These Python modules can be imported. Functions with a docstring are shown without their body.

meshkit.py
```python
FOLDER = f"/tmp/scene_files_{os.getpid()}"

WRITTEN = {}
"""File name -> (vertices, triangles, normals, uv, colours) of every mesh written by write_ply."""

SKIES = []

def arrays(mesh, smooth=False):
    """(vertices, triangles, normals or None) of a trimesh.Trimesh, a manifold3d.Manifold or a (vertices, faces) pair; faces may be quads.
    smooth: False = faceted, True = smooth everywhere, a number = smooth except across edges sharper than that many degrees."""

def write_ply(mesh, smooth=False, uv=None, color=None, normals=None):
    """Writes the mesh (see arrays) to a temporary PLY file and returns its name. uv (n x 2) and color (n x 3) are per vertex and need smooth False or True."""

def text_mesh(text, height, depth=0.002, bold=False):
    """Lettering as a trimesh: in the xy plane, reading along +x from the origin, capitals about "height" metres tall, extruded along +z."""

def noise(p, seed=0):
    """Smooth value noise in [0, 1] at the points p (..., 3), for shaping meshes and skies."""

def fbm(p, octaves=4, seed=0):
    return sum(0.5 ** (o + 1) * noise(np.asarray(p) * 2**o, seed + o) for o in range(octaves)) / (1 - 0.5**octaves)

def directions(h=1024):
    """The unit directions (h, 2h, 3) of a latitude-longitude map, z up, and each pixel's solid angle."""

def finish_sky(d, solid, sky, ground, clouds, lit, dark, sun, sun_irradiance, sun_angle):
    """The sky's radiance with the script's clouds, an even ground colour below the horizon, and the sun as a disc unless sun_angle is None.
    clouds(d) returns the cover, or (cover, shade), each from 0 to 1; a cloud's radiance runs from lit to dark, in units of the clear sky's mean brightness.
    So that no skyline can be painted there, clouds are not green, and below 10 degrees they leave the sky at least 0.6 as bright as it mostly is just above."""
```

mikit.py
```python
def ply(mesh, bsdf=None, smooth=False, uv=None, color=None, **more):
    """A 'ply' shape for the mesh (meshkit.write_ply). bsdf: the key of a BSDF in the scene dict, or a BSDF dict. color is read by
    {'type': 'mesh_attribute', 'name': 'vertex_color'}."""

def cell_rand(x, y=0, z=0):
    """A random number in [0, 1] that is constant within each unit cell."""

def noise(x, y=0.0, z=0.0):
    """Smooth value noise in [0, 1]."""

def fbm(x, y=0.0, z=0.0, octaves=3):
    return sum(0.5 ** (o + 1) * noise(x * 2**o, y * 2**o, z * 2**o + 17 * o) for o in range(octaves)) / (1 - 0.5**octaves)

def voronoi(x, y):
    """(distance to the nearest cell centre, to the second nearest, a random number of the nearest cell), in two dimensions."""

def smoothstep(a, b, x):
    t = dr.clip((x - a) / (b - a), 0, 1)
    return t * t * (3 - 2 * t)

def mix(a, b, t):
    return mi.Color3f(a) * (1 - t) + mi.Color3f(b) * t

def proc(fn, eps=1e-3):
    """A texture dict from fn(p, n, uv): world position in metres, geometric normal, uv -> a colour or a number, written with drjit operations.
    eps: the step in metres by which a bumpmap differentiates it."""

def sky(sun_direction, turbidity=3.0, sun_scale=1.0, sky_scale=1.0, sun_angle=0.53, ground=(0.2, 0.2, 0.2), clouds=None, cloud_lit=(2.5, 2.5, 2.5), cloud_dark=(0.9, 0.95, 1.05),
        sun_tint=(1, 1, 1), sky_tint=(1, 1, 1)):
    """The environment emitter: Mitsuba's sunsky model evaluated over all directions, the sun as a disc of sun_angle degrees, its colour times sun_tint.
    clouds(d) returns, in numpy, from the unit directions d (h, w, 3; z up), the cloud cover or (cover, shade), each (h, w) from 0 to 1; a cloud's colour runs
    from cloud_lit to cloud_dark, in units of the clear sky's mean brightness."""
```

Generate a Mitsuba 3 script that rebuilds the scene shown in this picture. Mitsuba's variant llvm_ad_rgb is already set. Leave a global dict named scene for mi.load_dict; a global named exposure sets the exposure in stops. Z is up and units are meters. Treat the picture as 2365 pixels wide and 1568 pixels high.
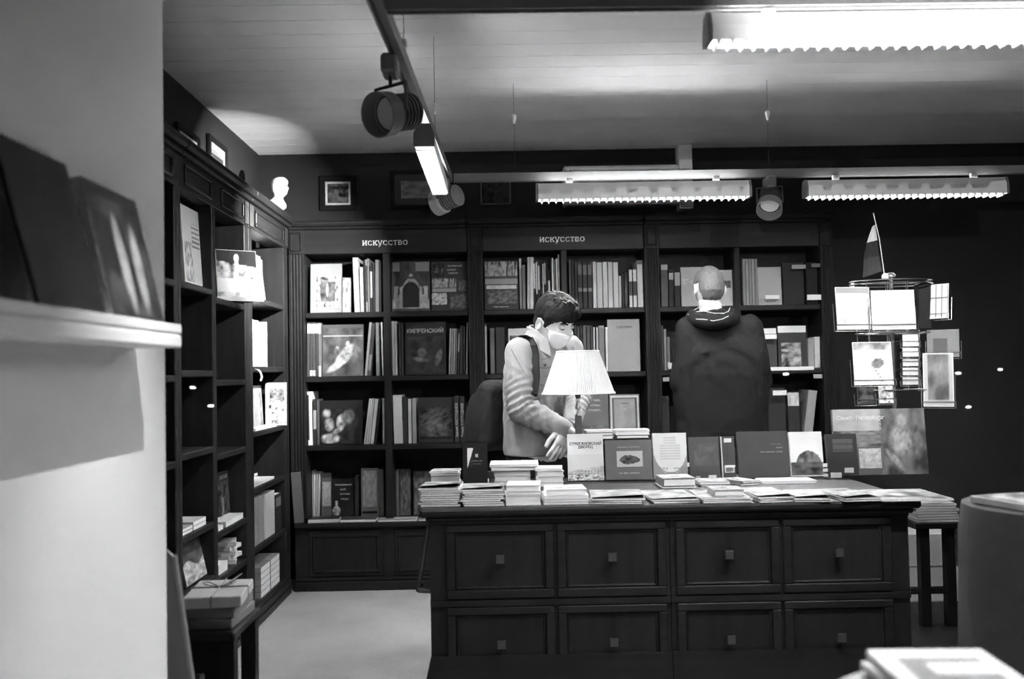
import math, random
import numpy as np
import trimesh
import manifold3d
import drjit as dr
import mitsuba as mi
import mikit, meshkit
from scipy.spatial import ConvexHull
from shapely.geometry import Polygon, Point, box as sbox
from shapely.ops import unary_union

# ------------------------------------------------------------------ camera, light, exposure
EYE = np.array([0.0, 0.0, 1.265])
F_PX, W_PX, H_PX = 2400.0, 2365, 1568
YAW, PITCH, ROLL = 0.00995, 0.03231, 0.018
fwd = np.array([math.sin(YAW) * math.cos(PITCH), math.cos(YAW) * math.cos(PITCH), math.sin(PITCH)])
_x = np.array([math.cos(YAW), -math.sin(YAW), 0.0])
_z = np.cross(_x, fwd)
rgt = _x * math.cos(ROLL) - _z * math.sin(ROLL)
upv = _x * math.sin(ROLL) + _z * math.cos(ROLL)
_m = np.eye(4)
_m[:3, 0], _m[:3, 1], _m[:3, 2], _m[:3, 3] = -rgt, upv, fwd, EYE
T = mi.ScalarTransform4f
scene, labels = {}, {}
scene['camera'] = {'type': 'thinlens', 'fov': math.degrees(2 * math.atan(W_PX / 2 / F_PX)), 'fov_axis': 'x', 'to_world': T(_m),
                   'aperture_radius': 0.0065, 'focus_distance': 4.6, 'near_clip': 0.05, 'far_clip': 200.0}
exposure = 5.25
E_TUBE = 13.5         # radiance of the fluorescent tubes
E_SPOT = 1.2         # strength of the track spots
UP0 = 0.09           # hidden upward tubes, added in the fixtures to brighten the ceiling
E_NIGHT = 0.0001     # night sky outside
scene['night_sky'] = {'type': 'constant', 'radiance': {'type': 'rgb', 'value': [E_NIGHT] * 3}, 'sampling_weight': 0.1}


def P(x, y, X=None, Y=None, Z=None):
    """The point where the line of sight of a pixel of the photograph meets the plane X, Y or Z = const."""
    d = fwd + (x - W_PX / 2) / F_PX * rgt - (y - H_PX / 2) / F_PX * upv
    ax, val = (0, X) if X is not None else (1, Y) if Y is not None else (2, Z)
    return EYE + (val - EYE[ax]) / d[ax] * d


# ------------------------------------------------------------------ mesh helpers
def V(*a):
    return np.array(a, float)


def box(x0, x1, y0, y1, z0, z1):
    b = trimesh.creation.box((abs(x1 - x0), abs(y1 - y0), abs(z1 - z0)))
    b.apply_translation(((x0 + x1) / 2, (y0 + y1) / 2, (z0 + z1) / 2))
    return b


def hull(pts):
    pts = np.asarray(pts, float)
    h = ConvexHull(pts)
    m = trimesh.Trimesh(pts, h.simplices, process=True)
    m.fix_normals()
    return m


def cbox(x0, x1, y0, y1, z0, z1, c=0.004):
    x0, x1, y0, y1, z0, z1 = min(x0, x1), max(x0, x1), min(y0, y1), max(y0, y1), min(z0, z1), max(z0, z1)
    c = min(c, (x1 - x0) / 2.2, (y1 - y0) / 2.2, (z1 - z0) / 2.2)
    pts = []
    for sx in (0, 1):
        for sy in (0, 1):
            for sz in (0, 1):
                p = V(x1 if sx else x0, y1 if sy else y0, z1 if sz else z0)
                s = V(-1 if sx else 1, -1 if sy else 1, -1 if sz else 1) * c
                for k in range(3):
                    q = p + s
                    q[k] = p[k]
                    pts.append(q)
    return hull(pts)


def cat(ms):
    return trimesh.util.concatenate([m for m in ms if m is not None])


def prism(poly, d):
    """extrude a shapely polygon (or list) along +z by d"""
    gs = getattr(poly, 'geoms', [poly])
    return cat([trimesh.creation.extrude_polygon(g, d, engine='earcut') for g in gs if g.area > 1e-9])


def lathe(profile, n=32):
    return trimesh.creation.revolve(np.array(profile, float), sections=n)


def tube(pts, r, n=8):
    pts = np.array(pts, float)
    r = np.broadcast_to(r, len(pts))
    t = np.gradient(pts, axis=0)
    t /= np.linalg.norm(t, axis=1)[:, None] + 1e-12
    a = np.cross(t[0], [0, 0, 1.0] if abs(t[0][2]) < 0.9 else [1.0, 0, 0])
    a /= np.linalg.norm(a)
    vs = []
    for i in range(len(pts)):
        a = a - t[i] * (a @ t[i])
        a /= np.linalg.norm(a)
        b = np.cross(t[i], a)
        for k in range(n):
            w = 2 * math.pi * k / n
            vs.append(pts[i] + r[i] * (a * math.cos(w) + b * math.sin(w)))
    fs = []
    for i in range(len(pts) - 1):
        for k in range(n):
            p, q = i * n + k, i * n + (k + 1) % n
            fs += [[p, q, q + n], [p, q + n, p + n]]
    for base, flip in ((0, True), ((len(pts) - 1) * n, False)):
        c = len(vs)
        vs.append(pts[0] if flip else pts[-1])
        for k in range(n):
            p, q = base + k, base + (k + 1) % n
            fs.append([c, q, p] if flip else [c, p, q])
    return trimesh.Trimesh(vs, fs, process=False)


def ribbon(pts, ws, th):
    """a strap: centre points, width vectors (half), thickness normal taken from the curve"""
    pts, ws = np.array(pts, float), np.array(ws, float)
    t = np.gradient(pts, axis=0)
    n = np.cross(t, ws)
    n /= np.linalg.norm(n, axis=1)[:, None] + 1e-12
    vs, fs = [], []
    for i in range(len(pts)):
        vs += [pts[i] - ws[i] - n[i] * th, pts[i] + ws[i] - n[i] * th, pts[i] + ws[i] + n[i] * th, pts[i] - ws[i] + n[i] * th]
    for i in range(len(pts) - 1):
        for k in range(4):
            p, q = 4 * i + k, 4 * i + (k + 1) % 4
            fs += [[p, q, q + 4], [p, q + 4, p + 4]]
    e = 4 * (len(pts) - 1)
    fs += [[0, 2, 1], [0, 3, 2], [e, e + 1, e + 2], [e, e + 2, e + 3]]
    m = trimesh.Trimesh(vs, fs, process=False)
    m.fix_normals()
    return m


def M(loc=(0, 0, 0), rz=0.0, rx=0.0, ry=0.0):
    m = trimesh.transformations.euler_matrix(rx, ry, rz, 'sxyz')
    m[:3, 3] = loc
    return m


def moved(mesh, mat):
    c = mesh.copy()
    c.apply_transform(mat)
    return c


def text3(s, height, depth=0.0008, bold=False):
    """upright lettering: reads along +x, up is +z, faces -y (front at y = -depth), centred in x, baseline at z = 0"""
    m = meshkit.text_mesh(s, height, depth, bold)
    m.apply_translation((-(m.bounds[0][0] + m.bounds[1][0]) / 2, 0, 0))
    v = m.vertices
    m.vertices = np.c_[v[:, 0], -v[:, 2], v[:, 1]]
    return m


_used = {}


def num(base):
    n = _used.get(base, -1) + 1
    _used[base] = n
    return base if n == 0 else f'{base}_{n:03d}'


def put(key, mesh, bsdf, smooth=False, color=None, **more):
    """one entry of the scene"""
    if color is not None and np.ndim(color) == 0:
        n = len(mesh.vertices) if hasattr(mesh, 'vertices') else len(mesh[0])
        color = np.full((n, 3), float(color))
    scene[key] = mikit.ply(mesh, bsdf, smooth=smooth, color=color, **more)
    return key


def part(parent, name, mesh, bsdf, smooth=False, color=None, **more):
    return put(num(f'{parent}__{name}'), mesh, bsdf, smooth, color, **more)


def thing(name, label, cat_, group=None):
    key = num(name)
    labels[key] = {'label': label, 'category': cat_}
    if group:
        labels[key]['group'] = group
    return key


def struct(name, mesh, bsdf, smooth=False, **more):
    put(name, mesh, bsdf, smooth, **more)
    labels[name] = {'kind': 'structure'}
    return name


# ------------------------------------------------------------------ materials (the photograph is monochrome: every colour is a grey)
def grey(v):
    return {'type': 'rgb', 'value': [float(v)] * 3}


def pr(v, rough=0.5, spec=0.5, metal=0.0, **k):
    col = v if isinstance(v, dict) else grey(v)
    return {'type': 'twosided', 'bsdf': {'type': 'principled', 'base_color': col, 'roughness': rough, 'specular': spec, 'metallic': metal, **k}}


VC = {'type': 'mesh_attribute', 'name': 'vertex_color'}


def wood_tone(lo, hi, axis):
    def fn(p, n, uv):
        q = [p.x, p.y, p.z]
        s = [38.0, 38.0, 38.0]
        s[axis] = 2.2
        g = mikit.fbm(q[0] * s[0] + 3, q[1] * s[1], q[2] * s[2], 3)
        f = mikit.noise(q[0] * s[0] * 5, q[1] * s[1] * 5, q[2] * s[2] * 4)
        t = dr.clip(g * 0.8 + f * 0.3 - 0.05, 0, 1)
        return mikit.mix((lo, lo, lo), (hi, hi, hi), t)
    return mikit.proc(fn)


scene['wood_upright'] = pr(wood_tone(0.006, 0.018, 2), 0.5, 0.12)
scene['wood_level'] = pr(wood_tone(0.006, 0.016, 0), 0.45, 0.15)
scene['wood_deep'] = pr(wood_tone(0.006, 0.016, 1), 0.45, 0.15)


def carpet_fn(p, n, uv):
    g = mikit.noise(p.x * 420, p.y * 420, 0) * 0.5 + mikit.fbm(p.x * 5, p.y * 5, 1, 3) * 0.5
    return mikit.mix((0.26,) * 3, (0.42,) * 3, g)


scene['carpet'] = pr(mikit.proc(carpet_fn), 0.95, 0.1)
scene['ceiling_paint'] = pr(0.62, 0.7, 0.2)
scene['dark_wall_paint'] = pr(0.026, 0.8, 0.1)
scene['white_board'] = pr(0.74, 0.6, 0.3)
scene['white_metal'] = pr(0.8, 0.35, 0.4)
scene['grey_metal'] = pr(0.42, 0.4, 0.5)
scene['track_metal'] = pr(0.16, 0.45, 0.3)
scene['chrome'] = pr(0.75, 0.18, 0.5, 1.0)
scene['counter_panel'] = pr(wood_tone(0.011, 0.026, 2), 0.5, 0.15)
scene['black_wood'] = pr(0.008, 0.5, 0.08)
scene['board_grey'] = pr(0.12, 0.6, 0.3)
scene['stand_cloth'] = pr(0.4, 0.9, 0.1)
scene['asphalt'] = pr(0.05, 0.9, 0.2)
scene['knob_wood'] = pr(0.04, 0.35, 0.3)
scene['dark_metal'] = pr(0.05, 0.4, 0.5)
scene['mid_metal'] = pr(0.16, 0.4, 0.5)
scene['print_matt'] = pr(VC, 0.65, 0.05)
scene['print_gloss'] = pr(VC, 0.4, 0.10)
scene['cloth'] = pr(VC, 0.9, 0.15, sheen=0.3)
scene['skin'] = pr(0.5, 0.5, 0.4)
scene['pane_glass'] = {'type': 'thindielectric', 'int_ior': 1.5}
scene['clear_solid'] = {'type': 'dielectric', 'int_ior': 1.49}
# ------------------------------------------------------------------ the room
CEIL, YBACK, XLEFT, XRIGHT = 2.675, 6.56, -1.52, 3.35
YB, XS = 6.24, -1.26             # front planes of the back bookcases and of the side bookcases
struct('floor', box(-1.7, 3.5, 0.75, 6.7, -0.05, 0.0), 'carpet')
struct('wall_back', box(-1.7, 3.5, YBACK, YBACK + 0.1, 0, CEIL + 0.05), 'dark_wall_paint')
struct('wall_left', box(XLEFT - 0.1, XLEFT, 0.75, YBACK, 0, CEIL + 0.05), 'dark_wall_paint')
struct('wall_right', box(XRIGHT, XRIGHT + 0.1, 0.75, YBACK, 0, CEIL + 0.05), 'dark_wall_paint')
struct('ceiling', box(-1.7, 3.5, 0.75, 6.7, CEIL + 0.006, CEIL + 0.06), 'ceiling_paint')
yy = 1.02
while yy < YBACK - 0.02:
    part('ceiling', 'plank', cbox(XLEFT, XRIGHT, yy, min(yy + 0.167, YBACK), CEIL, CEIL + 0.012, 0.0025), 'ceiling_paint')
    yy += 0.17
struct('wall_partition', box(-0.86, -0.80, 0.95, 2.474, 0, CEIL), 'white_board')
# the shop window: a pane in a frame all round it, outside the picture
struct('wall_front', cat([box(-1.7, 3.5, 0.62, 0.75, 0, 0.25), box(-1.7, 3.5, 0.62, 0.75, 2.45, CEIL + 0.05),
                          box(-1.7, -1.2, 0.62, 0.75, 0.25, 2.45), box(2.6, 3.5, 0.62, 0.75, 0.25, 2.45)]), 'dark_wall_paint')
struct('window_1', cat([box(-1.2, 2.6, 0.64, 0.73, 0.25, 0.30), box(-1.2, 2.6, 0.64, 0.73, 2.40, 2.45),
                        box(-1.2, -1.15, 0.64, 0.73, 0.30, 2.40), box(2.55, 2.6, 0.64, 0.73, 0.30, 2.40)]), 'dark_metal')
put('window_1__pane', trimesh.Trimesh([[-1.15, 0.69, 0.30], [2.55, 0.69, 0.30], [2.55, 0.69, 2.40], [-1.15, 0.69, 2.40]], [[0, 1, 2], [0, 2, 3]], process=False), 'pane_glass')

# ------------------------------------------------------------------ back bookcases
ZA, ZB, ZC, ZD = 1.648, 1.263, 0.852, 0.400      # the three shelves and the ledge
Z_FR0, Z_FR1 = 2.000, 2.146


def bx(x, y=800, Y=YB):
    return P(x, y, Y=Y)[0]


def fluted(x0, x1, y0, depth, z0, z1, n=4):
    """a pilaster with n round flutes on its front, front at y0"""
    w = x1 - x0
    pts = [(x0, y0 + depth), (x0, y0)]
    m = w * 0.10
    fw = (w - 2 * m) / n
    for k in range(n):
        a = x0 + m + k * fw
        for t in np.linspace(0, math.pi, 6):
            pts.append((a + fw * (0.5 - 0.42 * math.cos(t)), y0 + 0.40 * fw * math.sin(t)))
    pts += [(x1, y0), (x1, y0 + depth)]
    g = trimesh.creation.extrude_polygon(Polygon(pts), z1 - z0, engine='earcut')
    g.apply_translation((0, 0, z0))
    return g


def panel_frame(x0, x1, z0, z1, y, w=0.018, d=0.012):
    """a raised moulding round a panel, front at y - d"""
    out = []
    for a, b, c, e in ((x0, x1, z0, z0 + w), (x0, x1, z1 - w, z1), (x0, x0 + w, z0 + w, z1 - w), (x1 - w, x1, z0 + w, z1 - w)):
        out.append(cbox(a, b, y - d, y, c, e, d * 0.7))
    return cat(out)


PIL = [(bx(669), bx(705)), (bx(1083), bx(1118)), (bx(1492), bx(1526)), (bx(1899), bx(1926))]
DIV = [(bx(886), bx(903)), (bx(1299), bx(1313)), (bx(1700), bx(1714))]
SIGN_X = [bx(889, 560), bx(1298, 552), None]
CASE_NAMES = ['tall dark wood bookcase with a lettered sign board in the room corner',
              'tall dark wood bookcase with a lettered sign board behind the masked young man',
              'tall dark bookcase without lettering behind the man in the dark jacket']
CASES = []
ca_all = []
for i in range(3):
    c = thing('bookcase', CASE_NAMES[i], 'bookcase')
    CASES.append(c)
    xa, xb = PIL[i][0] + 0.002, PIL[i + 1][0] - 0.002
    if i == 2:
        xb = PIL[3][1]
    part(c, 'back_panel', box(xa, xb, YBACK - 0.03, YBACK - 0.004, 0.05, Z_FR1), 'wood_upright')
    part(c, 'pilaster', fluted(PIL[i][0] + 0.002, PIL[i][1], YB - 0.012, 0.30, ZD + 0.02, Z_FR0), 'wood_upright', 30)
    part(c, 'pilaster_block', cat([cbox(PIL[i][0] + 0.002, PIL[i][1] + 0.003, YB - 0.018, YB + 0.28, Z_FR0, Z_FR1, 0.004),
                                   panel_frame(PIL[i][0] + 0.012, PIL[i][1] - 0.012, Z_FR0 + 0.015, Z_FR1 - 0.015, YB - 0.018, 0.010, 0.008)]), 'wood_upright')
    if i == 2:
        part(c, 'pilaster', fluted(*PIL[3], YB - 0.012, 0.30, ZD + 0.02, Z_FR0), 'wood_upright', 30)
        part(c, 'pilaster_block', cbox(PIL[3][0] - 0.003, PIL[3][1] + 0.003, YB - 0.018, YB + 0.28, Z_FR0, Z_FR1, 0.004), 'wood_upright')
    l, r = PIL[i][1], PIL[i + 1][0] - 0.002
    part(c, 'divider', cbox(*DIV[i], YB, YBACK - 0.03, ZD, Z_FR0, 0.003), 'wood_upright')
    for z in (ZA, ZB, ZC):
        part(c, 'shelf', cbox(l, r, YB, YBACK - 0.03, z - 0.032, z, 0.004), 'wood_level')
    fr = part(c, 'frieze', cbox(l, r, YB - 0.004, YB + 0.10, Z_FR0, Z_FR1, 0.003), 'wood_level')
    part(c, 'top_board', box(l, r, YB + 0.1, YBACK - 0.03, Z_FR0, Z_FR0 + 0.02), 'wood_level')
    part(c, 'cornice', cat([cbox(xa, xb, YB - 0.03, YBACK - 0.004, Z_FR1, Z_FR1 + 0.018, 0.005), cbox(xa, xb, YB - 0.06, YBACK - 0.004, Z_FR1 + 0.018, Z_FR1 + 0.05, 0.012)]), 'wood_level')
    # base
    xb_ = xa
    if i == 0:
        xa = max(xa, XS + 0.016)
    part(c, 'ledge', cbox(xa, xb, YB - 0.085, YBACK - 0.004, ZD - 0.03, ZD, 0.008), 'wood_level')
    part(c, 'base', cbox(xa, xb, YB - 0.045, YBACK - 0.004, 0.07, ZD - 0.03, 0.003), 'wood_upright')
    part(c, 'plinth', cat([cbox(xa, xb, YB - 0.07, YBACK - 0.004, 0.0, 0.055, 0.006), cbox(xa, xb, YB - 0.058, YBACK - 0.004, 0.055, 0.075, 0.006)]), 'wood_level')
    for q0, q1 in ((l + 0.02, DIV[i][0] - 0.01), (DIV[i][1] + 0.01, r - 0.02)):
        dpart = part(c, 'cabinet_door', cbox(q0, q1, YB - 0.055, YB - 0.044, 0.085, ZD - 0.045, 0.003), 'wood_upright')
        part(dpart, 'moulding', panel_frame(q0 + 0.02, q1 - 0.02, 0.105, ZD - 0.065, YB - 0.055, 0.022, 0.010), 'wood_level')


def serif_text(s, height, depth):
    """lettering with small slab serifs on the feet and heads of its stems"""
    m = meshkit.text_mesh(s, height, depth)
    tri = m.triangles[m.face_normals[:, 2] > 0.5][:, :, :2]
    shape = unary_union([Polygon(t).buffer(1e-6) for t in tri])
    xh = height * 0.76
    add = []
    for zc in (height * 0.03, xh * 0.97):
        cut = shape.intersection(sbox(-1, zc - height * 0.015, 9, zc + height * 0.015))
        for g in getattr(cut, 'geoms', [cut]):
            if g.is_empty:
                continue
            a, _, b, _ = g.bounds
            if b - a < height * 0.2:
                add.append(sbox(a - height * 0.07, zc - height * 0.04, b + height * 0.07, zc + height * 0.03))
    shape = unary_union([shape] + add)
    m = prism(shape, depth)
    m.apply_translation((-(m.bounds[0][0] + m.bounds[1][0]) / 2, 0, 0))
    v = m.vertices
    m.vertices = np.c_[v[:, 0], -v[:, 2], v[:, 1]]
    return m


scene['sign_gilt'] = pr(0.62, 0.4, 0.5)
for i, mat, yb in ((0, 'sign_gilt', 566), (1, 'sign_gilt', 558)):
    t = serif_text('искусство', 0.0385, 0.002)
    p0 = P(889 if i == 0 else 1298, yb, Y=YB - 0.004)
    s = (bx(941) - bx(836)) / (t.bounds[1][0] - t.bounds[0][0])
    t.apply_transform(np.diag([s, 1, 1, 1]))
    part(CASES[i] + '__frieze', 'lettering', moved(t, M((p0[0], YB - 0.004, p0[2]))), mat)

# ------------------------------------------------------------------ side bookcases (along the left wall, fronts face +x)
SZ_FR0, SZ_FR1 = P(658, 573, X=XS)[2], P(664, 527, X=XS)[2]
SZ_TOP = P(672, 500, X=XS + 0.03)[2]
UNITS = [(5.202, 6.145), (4.062, 5.20), (2.95, 4.06)]
SIDE_LABEL = ['dark side bookcase next to the room corner, its inside brightly lit', 'dark side bookcase between the corner unit and the white partition, album on its front',
              'dark side bookcase mostly hidden behind the white partition']
SHELVES = [[(5.27, 6.03, [P(652, 704, X=XS)[2], P(652, 848, X=XS)[2], P(654, 982, X=XS)[2], P(652, 1100, X=XS)[2], P(662, 1217, X=XS)[2], 0.115])],
           [(4.60, 5.12, [1.625, 1.258, 0.93, 0.585, 0.385, 0.115]), (4.10, 4.545, [1.655, 1.30, 0.97, 0.645, 0.415, 0.115])],
           [(3.0, 4.02, [1.65, 1.28, 0.95, 0.6, 0.38, 0.115])]]
SIDE = []
for i, (y0, y1) in enumerate(UNITS):
    c = thing('side_bookcase', SIDE_LABEL[i], 'bookcase')
    SIDE.append(c)
    part(c, 'back_panel', box(XLEFT + 0.004, XLEFT + 0.02, y0, y1, 0.05, SZ_FR1), 'wood_upright')
    hi = y1 if i else y1
    for b0, b1, zs in SHELVES[i]:
        for z in zs:
            part(c, 'shelf', cbox(XLEFT + 0.02, XS, b0, b1, z - 0.028, z, 0.004), 'wood_deep')
    # posts: front stiles with the uprights behind them
    posts = [[(5.202, 5.27), (6.03, 6.145)], [(4.062, 4.10), (4.545, 4.60), (5.12, 5.20)], [(2.95, 3.0), (4.02, 4.06)]][i]
    for a, b in posts:
        part(c, 'upright', cbox(XLEFT + 0.02, XS, a, b, 0.05, SZ_FR0, 0.004), 'wood_upright')
    part(c, 'frieze', cbox(XS - 0.10, XS + 0.002, y0, y1, SZ_FR0, SZ_FR1, 0.003), 'wood_deep')
    mo = []
    for (pa, pb) in ([(5.33, 6.0)], [(4.68, 5.08), (4.14, 4.52)], [(3.05, 3.98)])[i]:
        fr_ = panel_frame(pa, pb, SZ_FR0 + 0.02, SZ_FR1 - 0.02, 0.0, 0.014, 0.010)
        v = fr_.vertices
        fr_.vertices = np.c_[XS + 0.002 - v[:, 1], v[:, 0], v[:, 2]]
        fr_.invert()
        mo.append(fr_)
    part(c, 'frieze_moulding', cat(mo), 'wood_deep')
    if i < 2:
        for ya in ([5.215, 6.06] if i == 0 else [5.12]):
            for k in range(3):
                part(c, 'frieze_reed', cbox(XS, XS + 0.010, ya + k * 0.026, ya + k * 0.026 + 0.016, SZ_FR0 + 0.006, SZ_FR1 - 0.006, 0.004), 'wood_upright')
    part(c, 'cornice', cat([cbox(XLEFT + 0.004, XS + 0.025, y0, y1, SZ_FR1, SZ_FR1 + 0.022, 0.006), cbox(XLEFT + 0.004, XS + 0.05, y0, y1, SZ_FR1 + 0.022, SZ_TOP, 0.012)]), 'wood_deep')
    part(c, 'plinth', cat([cbox(XLEFT + 0.004, XS + 0.004, y0, y1, 0.0, 0.088, 0.004), cbox(XS, XS + 0.012, y0, y1, 0.03, 0.05, 0.004)]), 'wood_deep')
# ------------------------------------------------------------------ track lighting: a suspended square of track with fluorescent fixtures and spots
ZT = 2.215
TX0, TY0, TY1 = -0.30, 2.64, 5.02
scene['tube_glow'] = pr(0.8, 0.5)
LBL_TRACK = ['suspended track section running away from the window on the left side of the ceiling frame',
             'suspended track section parallel to the back wall, above the two further fluorescent fixtures',
             'suspended track section close to the window, above the large bright fluorescent fixture']


def track(a, b, label, hangers):
    t = thing('lighting_track', label, 'lighting track', 'suspended lighting track')
    a, b = V(*a), V(*b)
    d = (b - a) / np.linalg.norm(b - a)
    n = V(-d[1], d[0], 0)
    w, h = 0.019, 0.020
    def slab(o0, o1, z0, z1):
        return hull([p + n * o + V(0, 0, z) for p in (a, b) for o in (o0, o1) for z in (z0, z1)])
    part(t, 'rail', cat([slab(-w, w, h * 0.3, h), slab(-w, -w + 0.006, -h, h * 0.3), slab(w - 0.006, w, -h, h * 0.3)]), 'track_metal')
    for k, zg in hangers:
        p = a + (b - a) * k
        part(t, 'hanger', tube([p + V(0, 0, h), V(p[0], p[1], CEIL)], 0.0010, 5), 'dark_metal')
        if zg:
            part(t, 'wire_grip', moved(lathe([(0, 0), (0.005, 0), (0.013, 0.038), (0.009, 0.046), (0, 0.046)], 16), M((p[0], p[1], zg - 0.023))), 'white_metal', 30)
    return t


tk0 = track((-0.34, 0.95, ZT), (-0.245, TY1, ZT), LBL_TRACK[0], ((0.15, None), (0.553, 2.285), (0.823, 2.37)))
tk1 = track((-0.22, TY1, ZT), (3.3, TY1 + 0.02, ZT), LBL_TRACK[1], ((0.085, 2.50), (0.437, 2.50), (0.8, None)))
tk2 = track((-0.28, TY0, ZT), (3.3, TY0 + 0.02, ZT), LBL_TRACK[2], ((0.1, None), (0.5, None), (0.9, None)))


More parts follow.
